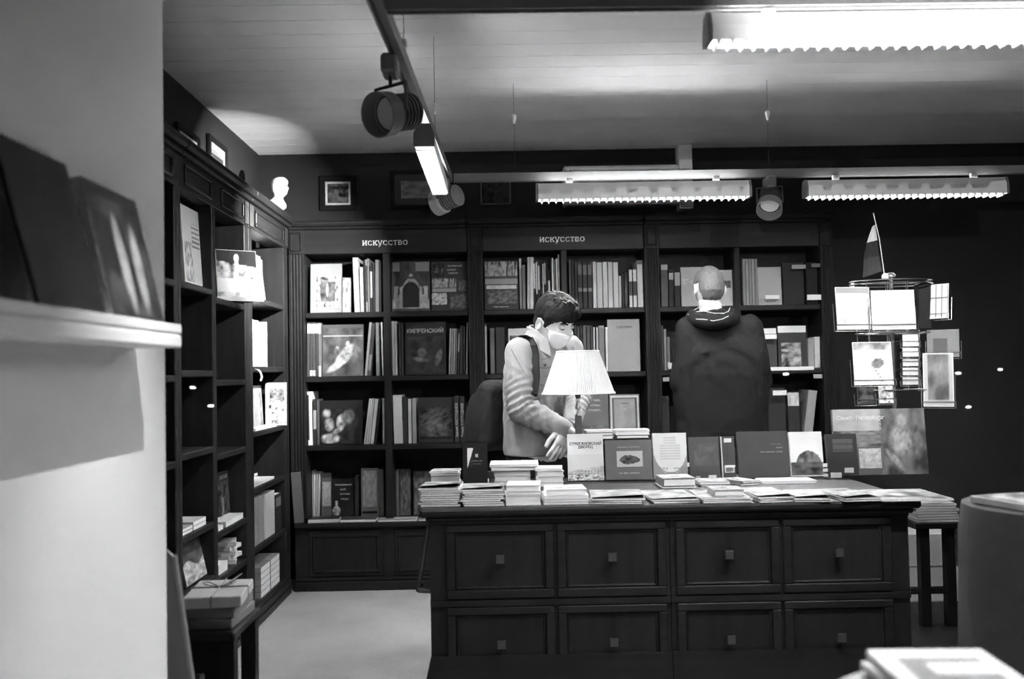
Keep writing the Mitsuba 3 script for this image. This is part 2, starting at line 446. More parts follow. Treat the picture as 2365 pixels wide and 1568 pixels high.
def fixture(x0, x1, y, z0, z1, label, along='x', power=1.0, up=0.0):
    """a fluorescent fixture: sheet-metal housing with sloped shoulders, end caps, louvre blades and a glowing tube behind them"""
    t = thing('fluorescent_fixture', label, 'light fixture')
    L, hw, h = x1 - x0, 0.036, z1 - z0
    zs = z1 - 0.034
    z_l, z0 = z0, z0 + 0.013           # the louvre hangs below the housing's edge
    prof = Polygon([(-hw, z0), (-hw, zs), (-hw * 0.62, z1), (-hw * 0.52, z1), (-hw * 0.52, z1 - 0.030), (hw * 0.52, z1 - 0.030), (hw * 0.52, z1), (hw * 0.62, z1), (hw, zs), (hw, z0), (hw - 0.003, z0), (hw - 0.003, zs - 0.012), (-hw + 0.003, zs - 0.012), (-hw + 0.003, z0)])
    def orient(m):
        v = m.vertices.copy()        # extruded along z: profile (across, up) -> along the fixture
        m.vertices = np.c_[v[:, 2], v[:, 0], v[:, 1]]
        m.fix_normals()
        return m
    sh = orient(prism(prof, L))
    R = M((x0, y, 0)) if along == 'x' else M((y, x0, 0)) @ M(rz=math.pi / 2)
    part(t, 'housing', moved(sh, R), 'white_metal')
    cap = Polygon([(-hw - 0.002, z0 - 0.002), (-hw - 0.002, zs), (-hw * 0.62, z1 + 0.002), (hw * 0.62, z1 + 0.002), (hw + 0.002, zs), (hw + 0.002, z0 - 0.002)])
    for xx in (-0.012, L):
        e = orient(prism(cap, 0.012))
        e.apply_translation((xx, 0, 0))
        part(t, 'end_cap', moved(e, R), 'mid_metal')
    n = int(L / 0.034)
    lv = []
    for k in range(n):
        xa = (k + 0.5) * L / n
        b = hull([(xa + dx, dy, dz) for dx, dz in ((-0.007, z_l + 0.014), (0.007, z_l + 0.014), (-0.001, z_l), (0.001, z_l)) for dy in (-hw + 0.003, hw - 0.003)])
        part(t, 'louvre_blade', moved(b, R), 'white_metal')
    tb = tube([(0.03, 0, z_l + 0.022), (L - 0.03, 0, z_l + 0.022)], 0.013, 10)
    k = part(t, 'tube', moved(tb, R), 'tube_glow')
    scene[k]['emitter'] = {'type': 'area', 'radiance': grey(E_TUBE * power)}
    if up:
        tu = tube([(0.05, 0, z1 - 0.016), (L - 0.05, 0, z1 - 0.016)], 0.008, 8)
        k = part(t, 'added_uplight', moved(tu, R), 'tube_glow')  # second, unseen tube added in the housing top to light the ceiling
        scene[k]['emitter'] = {'type': 'area', 'radiance': grey(E_TUBE * up)}
    for f in (0.15, 0.85):
        b = orient(prism(sbox(-0.012, z1 - 0.002, 0.012, ZT - 0.019), 0.03))
        b.apply_translation((f * L - 0.015, 0, 0))
        part(t, 'bracket', moved(b, R), 'grey_metal')
    return t


fixture(0.553, 1.58, 2.66, 2.094, 2.180, 'large over-bright white fluorescent fixture above the counter end, closest to the window', power=1.0, up=UP0)
fixture(0.188, 1.198, 4.97, 2.078, 2.170, 'white fluorescent fixture in front of the pale wall unit', power=1.0, up=UP0)
fixture(1.49, 2.45, 5.0, 2.078, 2.170, 'greyer fluorescent fixture beside the dark spot, over the postcard spinner', power=0.55, up=UP0 * 0.3)
fixture(3.74, 4.70, -0.268, 2.078, 2.170, 'slanting fluorescent fixture seen end on, under the track that runs away', along='y', power=1.0, up=UP0)


def spot(at, aim, label, power, cone=26, r=0.052, L=0.13, mat='dark_metal', hood='mid_metal', soft=10):
    """a track spot: adapter on the rail, stem, yoke and a finned can with a hood; a real spot inside"""
    at, aim = V(*at), V(*aim)
    t = thing('track_spotlight', label, 'spotlight')
    part(t, 'adapter', cbox(at[0] - 0.024, at[0] + 0.024, at[1] - 0.05, at[1] + 0.05, ZT - 0.075, ZT - 0.018, 0.008), 'mid_metal')
    d = aim - at
    d /= np.linalg.norm(d)
    s = np.cross(d, [0, 0, 1.0])
    s /= np.linalg.norm(s)
    part(t, 'stem', tube([V(at[0], at[1], ZT - 0.075), V(at[0], at[1], at[2] + r + 0.028)], 0.006, 8), 'dark_metal', True)
    part(t, 'yoke', tube([at + s * (r + 0.008), at + s * (r + 0.008) + V(0, 0, r + 0.026), at - s * (r + 0.008) + V(0, 0, r + 0.026), at - s * (r + 0.008)], 0.006, 6), 'dark_metal')
    R = np.eye(4)
    R[:3, 0], R[:3, 1], R[:3, 2], R[:3, 3] = s, np.cross(d, s), d, at
    can = [(0.0, -L * 0.62), (r * 0.72, -L * 0.62)]
    for k in range(6):
        z = -L * 0.60 + k * L * 0.105
        can += [(r * 0.78, z), (r * 1.0, z), (r * 1.0, z + L * 0.055), (r * 0.78, z + L * 0.055)]
    can += [(r, L * 0.06), (r * 0.9, L * 0.06), (0, L * 0.05)]
    part(t, 'can', moved(lathe(can, 28), R), mat)
    ho = [(r * 0.98, L * 0.02), (r * 1.16, L * 0.06), (r * 1.2, L * 0.42), (r * 1.14, L * 0.42), (r * 1.08, L * 0.08), (r * 0.98, L * 0.06)]
    part(t, 'hood', moved(lathe(ho + [ho[0]], 28), R), hood, 30)
    part(t, 'lamp_lens', moved(lathe([(0, L * 0.055), (r * 0.8, L * 0.055), (r * 0.85, L * 0.07), (0, L * 0.08)], 24), R), 'white_metal')
    if power:
        o = at + d * (L * 0.44)
        scene[t + '__beam'] = {'type': 'spot', 'to_world': T().look_at(origin=o.tolist(), target=aim.tolist(), up=[0, 0.1, 1]), 'intensity': grey(E_SPOT * power), 'cutoff_angle': float(cone), 'beam_width': float(cone - soft)}
    return t


c0 = P(903, 262, Y=3.02)
spot(c0, (-1.0, 2.2, 1.75), 'big dark finned spotlight hanging from the track, its hood turned to the white partition', 0.005, 50, r=0.055, L=0.135)
c1 = P(1028, 462, Y=4.93)
spot(c1, (-1.45, 5.78, 1.80), 'spotlight behind the slanting fixture, its pale hood turned to the lit corner shelves', 1.9, 40, soft=35, mat='mid_metal', hood='grey_metal')
c2 = P(1778, 470, Y=5.02)
spot(c2, (0.9, 3.9, 0.82), 'dim spotlight on the further track between the two white fixtures', 0.45, 40, soft=25, mat='dark_metal', hood='mid_metal')
# two more spots on the same track over the window display, outside the picture: they light the partition and the display stands
spot((-0.36, 2.07, 2.11), (-0.74, 2.04, 0.0), 'spotlight over the window display aimed at the partition', 0.12, 33, soft=19)
tkw = track((-0.285, 1.5, ZT), (2.2, 1.5, ZT), 'suspended track section over the window display', ((0.3, None), (0.8, None)))
spot((0.75, 1.5, 2.08), (0.85, 1.75, 0.9), 'spotlight over the window display aimed at the booklets', 0.12, 34, soft=10)
spot((1.2, 1.5, 2.08), (1.2, 2.66, 2.14), 'spotlight over the window display aimed at the large fixture', 0.18, 32, soft=6)
spot((2.25, 2.64, 2.08), (1.63, 4.3, 1.42), 'spotlight on the near track beyond the picture edge, aimed at the postcard spinner', 0.34, 17, soft=9)
spot((-0.12, 1.5, 2.08), (0.22, 3.55, 0.88), 'spotlight over the window display aimed at the piles on the counter', 0.13, 20, soft=12)
# ------------------------------------------------------------------ books
rng = np.random.default_rng(11)
MATT, GLOSS = 'print_matt', 'print_gloss'


class Art:
    """generic printed pictures: grey value from the place (u right, v up) on the cover"""
    @staticmethod
    def mottle(u, v, s=1, lo=0.02, hi=0.5, k=6, aspect=1.0):
        n = meshkit.fbm(np.stack([u * k * aspect, v * k, np.full_like(u, s * 3.7)], -1), 4, s)
        return lo + (hi - lo) * np.clip((n - 0.3) / 0.42, 0, 1)

    @staticmethod
    def blob(u, v, cu, cv, ru, rv, a=0.0):
        c, s = math.cos(a), math.sin(a)
        x, y = (u - cu), (v - cv)
        return np.clip(1.6 - 1.6 * (((x * c + y * s) / ru) ** 2 + ((-x * s + y * c) / rv) ** 2), 0, 1)

    @staticmethod
    def arch(u, v, s=1):
        g = Art.mottle(u, v, s, 0.02, 0.07, 7)
        gable = (v < 0.78 - 1.15 * np.abs(u - 0.5)) & (v > 0.03)
        g = np.where(gable | ((np.abs(u - 0.5) < 0.46) & (v < 0.5) & (v > 0.03)), Art.mottle(u, v, s + 1, 0.2, 0.42, 9), g)
        r = np.hypot((u - 0.5), (v - 0.36) * 1.05)
        g = np.where((r < 0.36) & (v > 0.33) & (r > 0.32), 0.05, g)
        g = np.where(((r < 0.24) & (v > 0.36)) | ((np.abs(u - 0.5) < 0.24) & (v <= 0.36) & (v > 0.05)), 0.02, g)
        g = np.where(((u < 0.2) | (u > 0.62)) & (v > 0.82), 0.2, g)
        return g

    @staticmethod
    def seated(u, v, s=2):
        g = Art.mottle(u, v, s, 0.03, 0.13, 5)
        n = Art.mottle(u, v, s + 3, 0.3, 1.1, 11)
        for cu, cv, ru, rv, a, t in ((0.55, 0.42, 0.36, 0.15, 0.75, 0.55), (0.32, 0.2, 0.30, 0.09, 0.5, 0.5), (0.68, 0.52, 0.16, 0.13, 0, 0.5), (0.62, 0.67, 0.055, 0.06, 0, 0.55), (0.36, 0.58, 0.05, 0.05, 0, 0.4),
                                     (0.34, 0.5, 0.07, 0.09, 0.3, 0.16), (0.84, 0.5, 0.12, 0.16, 0, 0.2)):
            b = Art.blob(u, v, cu, cv, ru, rv, a)
            g = g * (1 - b) + t * n * b
        g = np.where((v > 0.83) & (v < 0.85), 0.35, g)
        return g

    @staticmethod
    def heads(u, v, s=3):
        g = Art.mottle(u, v, s, 0.008, 0.03, 6)
        n = Art.mottle(u, v, s + 3, 0.12, 1.0, 11)
        for cu, cv, ru, rv, a, t in ((0.16, 0.72, 0.12, 0.12, 0.3, 0.5), (0.22, 0.45, 0.15, 0.18, 0.2, 0.45), (0.55, 0.52, 0.15, 0.2, -0.3, 0.7), (0.72, 0.62, 0.22, 0.18, 0.9, 0.22), (0.25, 0.12, 0.3, 0.13, 0, 0.8), (0.45, 0.3, 0.2, 0.07, 0.5, 0.6)):
            b = Art.blob(u, v, cu, cv, ru, rv, a)
            g = g * (1 - b) + t * n * b
        return np.where(v > 0.82, 0.015, g)

    @staticmethod
    def dim_portrait(u, v, s=4):
        g = Art.mottle(u, v, s, 0.012, 0.035, 5)
        n = Art.mottle(u, v, s + 2, 0.3, 1.2, 11)
        for cu, cv, ru, rv, a, t in ((0.4, 0.55, 0.14, 0.16, 0, 0.09), (0.35, 0.36, 0.25, 0.08, -0.2, 0.10), (0.85, 0.42, 0.1, 0.26, -0.25, 0.13)):
            b = Art.blob(u, v, cu, cv, ru, rv, a)
            g = g * (1 - b) + t * n * b
        return g

    @staticmethod
    def swirl(u, v, s=5):
        return np.where(v > 0.08, Art.mottle(u + 0.3 * np.sin(5 * v), v, s, 0.015, 0.14, 7), 0.02) * np.clip(1.3 - 1.6 * np.hypot(u - 0.5, v - 0.45), 0.2, 1)

    @staticmethod
    def winter(u, v, s=6):
        sky = np.where(v > 0.3, Art.mottle(u, v, s, 0.12, 0.42, 9, 2.0), 0.28)
        tr = meshkit.noise(np.stack([u * 26, v * 2, np.full_like(u, 3.3)], -1), s)
        g = np.where((tr > 0.68) & (v > 0.3), 0.05, sky)
        return np.where((v < 0.34) & (v > 0.24), 0.06, g)

    @staticmethod
    def icon(u, v, s=7):
        g = Art.mottle(u, v, s, 0.02, 0.55, 13)
        inn = (np.abs(u - 0.54) < 0.3) & (np.abs(v - 0.5) < 0.3)
        g = np.where(inn, Art.mottle(u, v, s + 1, 0.02, 0.16, 5), g)
        g = np.maximum(g, 0.4 * Art.blob(u, v, 0.5, 0.55, 0.06, 0.26) * inn)
        return np.where((u < 0.03) | (u > 0.97) | (v < 0.02) | (v > 0.98), 0.85, g)

    @staticmethod
    def garden(u, v, s=8):
        g = np.where(v > 0.40, Art.mottle(u, v, s, 0.02, 0.85, 8), 0.8)
        g = np.where((v > 0.78 - 0.12 * u) & (v > 0.4), 0.03, g)
        for cu in (0.5,):
            g = np.where((np.abs(u - cu) < 0.05) & (v > 0.36) & (v < 0.82), 0.95, g)
            g = np.maximum(g, Art.blob(u, v, cu, 0.84, 0.07, 0.1))
        return np.where(v < 0.12, Art.mottle(u, v, s + 1, 0.3, 0.8, 10), g)

    @staticmethod
    def townscape(u, v, s=9):
        g = np.full_like(u, 0.62)
        g = np.where(v < 0.34 + 0.25 * u, Art.mottle(u, v, s, 0.32, 0.6, 12), g)
        g = np.where((np.mod(u * 11, 1) < 0.4) & (v < 0.30 + 0.22 * u) & (np.mod(v * 9, 1) < 0.55) & (v > 0.22), 0.24, g)
        return np.where(v < 0.22, Art.mottle(u, v, s + 1, 0.05, 0.85, 20), g)

    @staticmethod
    def thicket(u, v, s=10):
        g = np.full_like(u, 0.42)
        b = Art.blob(u, v, 0.5, 0.45, 0.47, 0.34) + 0.5 * (Art.mottle(u, v, s, 0, 1, 9) - 0.5)
        return np.where(b > 0.45, Art.mottle(u, v, s + 1, 0.01, 0.12, 14), g)

    @staticmethod
    def dome(u, v, s=11):
        g = 0.85 - 0.25 * v
        d = ((u - 0.55) / 0.40) ** 2 + ((v - 0.22) / 0.34) ** 2 < 1
        g = np.where(d & (v > 0.1), Art.mottle(u, v, s, 0.04, 0.25, 9), g)
        return np.where(v < 0.30, Art.mottle(u, v, s + 1, 0.01, 0.16, 7, 0.4), g)

    @staticmethod
    def harbour(u, v, s=12):
        g = np.where(v > 0.42, Art.mottle(u, v, s, 0.25, 0.40, 4), Art.mottle(u, v * 4, s, 0.03, 0.26, 5))
        return g

    @staticmethod
    def sitter(u, v, s=13):
        g = Art.mottle(u, v, s, 0.04, 0.2, 5)
        n = Art.mottle(u, v, s + 2, 0.35, 1.3, 9)
        for cu, cv, ru, rv, a, t in ((0.5, 0.82, 0.15, 0.12, 0, 0.26), (0.45, 0.5, 0.3, 0.26, 0, 0.34), (0.8, 0.45, 0.14, 0.26, 0, 0.14), (0.3, 0.22, 0.28, 0.06, -0.7, 0.5)):
            b = Art.blob(u, v, cu, cv, ru, rv, a)
            g = g * (1 - b) + t * n * b
        return g

    @staticmethod
    def relief(u, v, s=14):
        return Art.mottle(u, v, s, 0.03, 0.16, 10)

    @staticmethod
    def pale(u, v, s=15):
        return Art.mottle(u, v, s, 0.3, 0.62, 9)

    @staticmethod
    def speckle(u, v, s=16):
        return Art.mottle(u, v, s, 0.05, 0.8, 15)

    @staticmethod
    def fade_photo(u, v, s=17):
        g = Art.mottle(u, v, s, 0.03, 0.1, 5)
        return np.where(v < 0.42 + 0.08 * np.sin(7 * u), Art.mottle(u, v * 2, s + 1, 0.15, 0.75, 8), g)

    @staticmethod
    def bird(u, v, s=18):
        g = Art.mottle(u, v, s, 0.5, 0.85, 4)
        g = np.where(Art.blob(u, v, 0.62, 0.5, 0.2, 0.13, 0.3) > 0.4, Art.mottle(u, v, s + 1, 0.05, 0.3, 12), g)
        g = np.where((np.abs(u - 0.55 - 0.6 * (0.35 - v)) < 0.02) & (v < 0.4), 0.15, g)
        return np.where(v > 0.82, Art.mottle(u, v, s + 2, 0.15, 0.5, 5), g)


def grid(w, h, fn, nx=26, ny=34, **k):
    """a printed picture w x h: a thin plate facing -y, grey per vertex from fn"""
    x, z = np.meshgrid(np.linspace(0, 1, nx), np.linspace(0, 1, ny))
    c = np.clip(fn(x, z, **k), 0.003, 0.95).ravel()
    v = np.c_[(x * w).ravel() - w / 2, np.full(nx * ny, -0.0007), (z * h).ravel()]
    i = (np.arange(ny - 1)[:, None] * nx + np.arange(nx - 1)).ravel()
    f = np.r_[np.c_[i, i + 1, i + nx + 1], np.c_[i, i + nx + 1, i + nx]]
    # edges turned back to the cover
    ring = np.r_[np.arange(nx), np.arange(1, ny) * nx + nx - 1, (ny - 1) * nx + np.arange(nx - 2, -1, -1), np.arange(ny - 2, 0, -1) * nx]
    back = v[ring] + [0, 0.0008, 0]
    n0, m = len(v), len(ring)
    a, b = np.arange(m), (np.arange(m) + 1) % m
    f = np.r_[f, np.c_[ring[a], n0 + a, ring[b]], np.c_[ring[b], n0 + a, n0 + b]]
    return trimesh.Trimesh(np.r_[v, back], f, process=False), np.repeat(np.r_[c, c[ring]][:, None], 3, 1)


def book(name, mat, w, h, t, tone, label, category='book', group=None, page=0.62, hard=True, spine=(), pics=(), texts=(), spine_text=None, surf=MATT, soft=False):
    """a book of boards, spine and leaves. Own frame: front cover in the plane y = 0 facing -y, spine at x = -w/2, foot at z = 0.
    pics: (u0, u1, v0, v1, fn, nx, ny); texts: (string, u, v, height, tone); spine: bands (z0, z1, tone) on the spine as fractions of h"""
    k = thing(name, label, category, group)
    b = min(0.003 if hard else 0.0012, t * 0.2)
    e = 0.003 if hard else 0.0006
    cov = cat([box(-w / 2, w / 2, 0, b, 0, h), box(-w / 2, w / 2, t - b, t, 0, h), cbox(-w / 2 - 0.0015, -w / 2 + b, 0, t, 0, h, min(0.002, t * 0.2))])
    part(k, 'cover', moved(cov, mat), surf, False, tone)
    part(k, 'pages', moved(box(-w / 2 + b, w / 2 - e, b, t - b, e, h - e), mat), MATT, False, page)
    for u0, u1, v0, v1, fn, nx, ny in pics:
        g, c = grid((u1 - u0) * w, (v1 - v0) * h, fn, nx, ny)
        g.apply_translation((((u0 + u1) / 2 - 0.5) * w, 0, v0 * h))
        part(k, 'picture', moved(g, mat), surf, False, c)
    for s, u, v, hh, tn in texts:
        if set(s) <= {'-', ' '}:                       # print too small to read: rows of dashes
            xs, run = 0.0, []
            for q_ in s:
                if q_ == '-':
                    run.append(box(xs, xs + hh * 0.62, -0.0006, 0, 0, hh * 0.6))
                xs += hh * 0.62 if q_ == '-' else hh * 0.4
            m = cat(run)
            m.apply_translation((-xs / 2, 0, 0))
        else:
            m = text3(s, hh, 0.0006, True)
        tw = m.bounds[1][0] - m.bounds[0][0]
        if tw > 0.9 * w:
            m.apply_transform(np.diag([0.9 * w / tw, 1, (0.9 * w / tw) ** 0.5, 1]))
            tw = 0.9 * w
        u = min(max(u, 0.03 + tw / 2 / w), 0.97 - tw / 2 / w)
        m.apply_translation(((u - 0.5) * w, -0.0007, v * h))
        part(k, 'title', moved(m, mat), surf, False, tn)
    for z0, z1, tn in spine:
        m = box(-w / 2 - 0.0022, -w / 2 - 0.001, t * 0.04, t * 0.96, z0 * h, z1 * h)
        part(k, 'spine_band', moved(m, mat), surf, False, tn)
    if spine_text:
        s, hh, z0, tn = spine_text
        m = meshkit.text_mesh(s, hh, 0.0006)
        v = m.vertices
        y0 = t / 2 - hh * 0.45
        m.vertices = np.c_[-w / 2 - 0.0015 - v[:, 2], y0 + v[:, 1], z0 * h + v[:, 0]]
        part(k, 'spine_title', moved(m, mat), surf, False, tn)
    return k


def at_face(p, lean=0.0, yaw=0.0):
    return M(p) @ M(rz=yaw) @ M(rx=-lean)


def at_spine(x, y, z, w, t, tilt=0.0):
    return M((x, y, z)) @ M(ry=tilt) @ M((t, w / 2, 0), rz=math.pi / 2)


def at_flat(x, y, z, h, t, rot=0.0):
    return M((x, y, z + t)) @ M(rz=rot) @ M(rx=-math.pi / 2) @ M((0, 0, -h / 2))


ORD = ['first', 'second', 'third', 'fourth', 'fifth', 'sixth', 'seventh', 'eighth', 'ninth', 'tenth', 'eleventh', 'twelfth', 'thirteenth', 'fourteenth', 'fifteenth', 'sixteenth',
       'seventeenth', 'eighteenth', 'nineteenth', 'twentieth', 'twenty-first', 'twenty-second', 'twenty-third']
PAINT = lambda t: 'white' if t > 0.5 else 'pale grey' if t > 0.25 else 'grey' if t > 0.1 else 'dark grey' if t > 0.04 else 'black'


def bay(items, z, ref, where, yfront=YB + 0.03):
    """the upright books of one compartment, from left to right. items:
    ('s', x0, x1, ytop, tone[, tilt px, bands, spine text])  spine out
    ('f', x0, x1, ytop, tone, what, [pics], [texts][, lean, surf])  cover out"""
    edges = sorted([q for ab in PIL for q in ab] + [q for ab in DIV for q in ab])
    mid = bx((items[0][1] + items[-1][2]) / 2, 800, YB)
    lo_x, hi_x = max(q for q in edges if q < mid) + 0.002, min(q for q in edges if q > mid) - 0.002
    for n, it in enumerate(items):
        y = yfront + float(rng.uniform(0, 0.012))
        x0, x1, yt = it[1:4]
        ztop = P((x0 + x1) / 2, yt, Y=y)[2]
        h = max(ztop - z, 0.06)
        yb = 862 + (EYE[2] - z) * F_PX / y
        xa, xb = bx(x0, yb, y), bx(x1, yb, y)
        xa, xb = max(xa, lo_x), min(xb, hi_x)
        if it[0] == 's' and len(it) > 5 and it[5]:
            lean_x = h * it[5] / max(yb - yt, 1)
            shift = max(0, lo_x - (xa + min(0, lean_x))) - max(0, xb + max(0, lean_x) - hi_x)
            xa, xb = xa + shift, xb + shift
        pos = f'{ORD[n]} from the {ref}, {where}'
        if it[0] == 's':
            tone = it[4]
            tilt = math.atan2(it[5], yb - yt) if len(it) > 5 and it[5] else 0.0
            bands = it[6] if len(it) > 6 else ()
            st = it[7] if len(it) > 7 else None
            t = (xb - xa) * 0.94
            w = min(YBACK - 0.045 - y, max(0.12, h * 0.74))
            h2 = h / max(math.cos(tilt), 0.5)
            size = 'thin' if t < 0.022 else 'thick' if t > 0.045 else 'slim' if t < 0.032 else 'stout'
            lab = f'{size} {PAINT(tone)} book{" leaning" if abs(tilt) > 0.06 else ","} spine out, {pos}'
            book('book', at_spine(xa, y, z + 0.0008 + max(0, t * math.sin(tilt)), w, t, tilt), w, h2, t, tone, lab, spine=bands, spine_text=st, page=0.55)
        else:
            tone, what, pics, texts = it[4:8]
            lean = it[8] if len(it) > 8 else 0.10
            surf = it[9] if len(it) > 9 else GLOSS
            w, h2, t = xb - xa, h / math.cos(lean), 0.022
            yy = y + 0.01 + t * math.sin(lean)
            book('book', at_face(((xa + xb) / 2, yy, z + 0.0005 + t * math.sin(lean)), lean), w, h2 - t * math.sin(lean), t, tone, f'{what}, {where}', pics=pics, texts=texts, surf=surf)


TOP, SEC, THI, BOT = 'top shelf', 'second shelf', 'third shelf', 'bottom row'
C1, C2, C3 = 'corner bookcase', 'middle bookcase', 'third bookcase'
wh = lambda *p: ', '.join(p)
# corner bookcase
bay([('f', 716, 788, 608, 0.22, 'pale cover with a white-framed icon picture', [(0.16, 0.92, 0.10, 0.76, Art.icon, 34, 40)], []),
     ('f', 790, 809, 640, 0.22, 'narrow booklet with a pale standing figure', [(0.05, 0.95, 0.02, 0.98, lambda u, v: Art.mottle(u, v, 21, 0.06, 0.6, 6), 8, 26)], []),
     ('s', 819, 832, 595, 0.42, -3), ('s', 833, 841, 617, 0.42, -1.5), ('s', 842, 846, 600, 0.03, -1), ('s', 846.5, 849.5, 600, 0.45, -1, [(0.2, 0.9, 0.08)]), ('s', 850, 855, 597, 0.16, -1),
     ('s', 856, 861, 612, 0.03, 0, [(0.3, 0.86, 0.5)]), ('s', 862, 866, 606, 0.05), ('s', 867, 876, 600, 0.17, 1), ('s', 877, 881, 603, 0.04)], ZA, 'corner pilaster', wh(TOP, C1))
bay([('f', 905, 993, 602, 0.05, 'album with a church portal under a gable', [(0.02, 0.98, 0.02, 0.98, Art.arch, 40, 46)], []),
     ('f', 997, 1081, 603, 0.035, 'album of small paintings with a slanted English title', [(0.02, 0.34, 0.69, 0.98, Art.dim_portrait, 16, 16), (0.02, 0.68, 0.38, 0.66, Art.winter, 30, 18), (0.0, 0.42, 0.12, 0.36, Art.speckle, 18, 14), (0.74, 0.98, 0.4, 0.62, Art.relief, 10, 10), (0.5, 0.98, 0.05, 0.33, Art.relief, 14, 12)],
      [('MASTERWORKS', 0.66, 0.90, 0.0085, 0.4), ('RUSSIAN', 0.56, 0.82, 0.0085, 0.42), ('PAINTING', 0.60, 0.75, 0.0085, 0.42)])], ZA, 'divider', wh(TOP, C1))
bay([('s', 708, 715, 745, 0.06, 2, [(0.80, 0.97, 0.8)]), ('s', 715.5, 722, 745, 0.05, 1.5, [(0.80, 0.97, 0.8), (0.02, 0.12, 0.6)]), ('s', 722.5, 729, 745, 0.06, 1, [(0.80, 0.97, 0.85), (0.02, 0.12, 0.5)]), ('s', 729.5, 735.5, 745, 0.05, 1, [(0.80, 0.97, 0.85)]), ('s', 736, 742, 746, 0.13, 0.5, [(0.0, 0.2, 0.7), (0.8, 0.98, 0.7)]),
     ('f', 744, 838, 749, 0.07, 'large album with two white-robed seated figures', [(0.01, 0.99, 0.01, 0.93, Art.seated, 44, 50)], []),
     ('s', 842, 848, 745, 0.24, 12), ('s', 849, 856, 747, 0.05, 12, [(0.1, 0.4, 0.16)]), ('s', 869, 876, 745, 0.2, 0), ('s', 883, 887.5, 744, 0.6, -2)], ZB, 'corner pilaster', wh(SEC, C1))
bay([('s', 901, 907, 742, 0.5), ('s', 907.5, 912.5, 742, 0.45), ('s', 913, 918, 742, 0.5), ('s', 922, 927, 745, 0.035), ('s', 928, 932, 745, 0.04),
     ('f', 936, 1030, 743, 0.02, 'dark album with tall pale capital lettering', [(0.04, 0.96, 0.04, 0.72, Art.dim_portrait, 34, 34)], [('КИПРЕНСКИЙ', 0.49, 0.795, 0.026, 0.30)]),
     ('s', 1036, 1040, 759, 0.28, 4), ('s', 1041, 1045, 759, 0.26, 4), ('s', 1046, 1050, 759, 0.3, 4), ('s', 1051, 1054, 759, 0.12, 4), ('s', 1056, 1060, 760, 0.03, 4, [(0.5, 0.9, 0.25)]), ('s', 1062, 1069, 752, 0.03, 2), ('s', 1070, 1074, 754, 0.03, 2),
     ('s', 1076.5, 1080, 745, 0.45, 3)], ZB, 'divider', wh(SEC, C1))
bay([('s', 711, 715, 905, 0.7, -1, [(0.1, 0.94, 0.03)]), ('s', 716, 723, 905, 0.75, -1.5), ('s', 724, 732, 922, 0.03, 0, [(0.35, 0.76, 0.35)]), ('s', 733, 738, 922, 0.05, 0, [(0.02, 0.98, 0.10)]),
     ('f', 740, 836, 925, 0.014, 'dark album with a crowd of strongly lit faces', [(0.0, 0.9, 0.02, 0.98, Art.heads, 44, 48)], []),
     ('s', 840, 844, 922, 0.5, 13), ('s', 845, 849.5, 922, 0.55, 12), ('s', 850, 854, 922, 0.5, 12), ('s', 855, 863, 923, 0.55, 12), ('s', 864.5, 869, 924, 0.02, 12), ('s', 884, 890, 920, 0.5, 0, [(0.3, 0.7, 0.4)]), ], ZC, 'corner pilaster', wh(THI, C1))
bay([('s', 905, 930, 913, 0.6, -2), ('s', 931, 942, 918, 0.03), ('s', 943.5, 951, 922, 0.5), ('s', 953, 962, 920, 0.3), ('f', 966, 1048, 918, 0.025, 'dark album with a swirling dim picture', [(0.04, 0.96, 0.08, 0.78, Art.swirl, 34, 34)], []),
     ('s', 1050, 1062, 915, 0.025, 0, [], ('Борис КУСТОДИЕВ', 0.0155, 0.13, 0.5)), ('s', 1063, 1075, 915, 0.025, 0, [], ('Борис КУСТОДИЕВ', 0.0155, 0.12, 0.5)), ('s', 1076, 1080, 930, 0.03)], ZC, 'divider', wh(THI, C1))
YL = YB + 0.16
bay([('s', 719, 724, 1088, 0.5, 0), ('s', 724.5, 729, 1092, 0.62, 1), ('s', 729.5, 733, 1092, 0.5, 2), ('s', 733.5, 737, 1093, 0.6, 3), ('f', 742, 764, 1093, 0.12, 'narrow dark booklet with a pale ornamented panel', [(0.1, 0.98, 0.25, 0.80, Art.pale, 12, 22)], [], 0.05),
     ('f', 766, 817, 1106, 0.02, 'black cover with a white vase and four lines of lettering', [(0.02, 0.40, 0.04, 0.42, lambda u, v: np.where(Art.blob(u, v, 0.5, 0.3, 0.5, 0.34) > 0.1, Art.mottle(u, v, 31, 0.05, 0.9, 9), np.where((np.abs(u - 0.5) < 0.12) & (v > 0.5), 0.6, 0.02)), 22, 26)],
      [('Государственный', 0.53, 0.82, 0.0085, 0.75), ('музей', 0.5, 0.70, 0.0085, 0.75), ('восточных', 0.60, 0.58, 0.0085, 0.75), ('культур', 0.58, 0.45, 0.0085, 0.75)], 0.06),
     ('s', 820, 829, 1100, 0.03), ('f', 834, 874, 1082, 0.22, 'grey upright folder with a black bar at its foot', [(0.1, 0.9, 0.2, 0.95, Art.pale, 16, 26), (0.06, 0.9, 0.06, 0.11, lambda u, v: u * 0 + 0.02, 3, 3)], [], 0.05), ('s', 876, 888, 1084, 0.14, 0)], ZD + 0.0005, 'corner pilaster', wh(BOT, C1), YL)
bay([('s', 905, 914, 1090, 0.03), ('s', 915, 922, 1086, 0.13), ('f', 924, 948, 1084, 0.06, 'dark mottled cover beside a slim grey spine', [(0.02, 0.98, 0.02, 0.98, Art.relief, 14, 26)], [], 0.04), ('f', 955, 1000, 1088, 0.03, 'dark mottled wide cover half behind the counter', [(0.02, 0.98, 0.02, 0.98, Art.relief, 16, 26)], [], 0.05)], ZD + 0.0005, 'divider', wh(BOT, C1), YL)
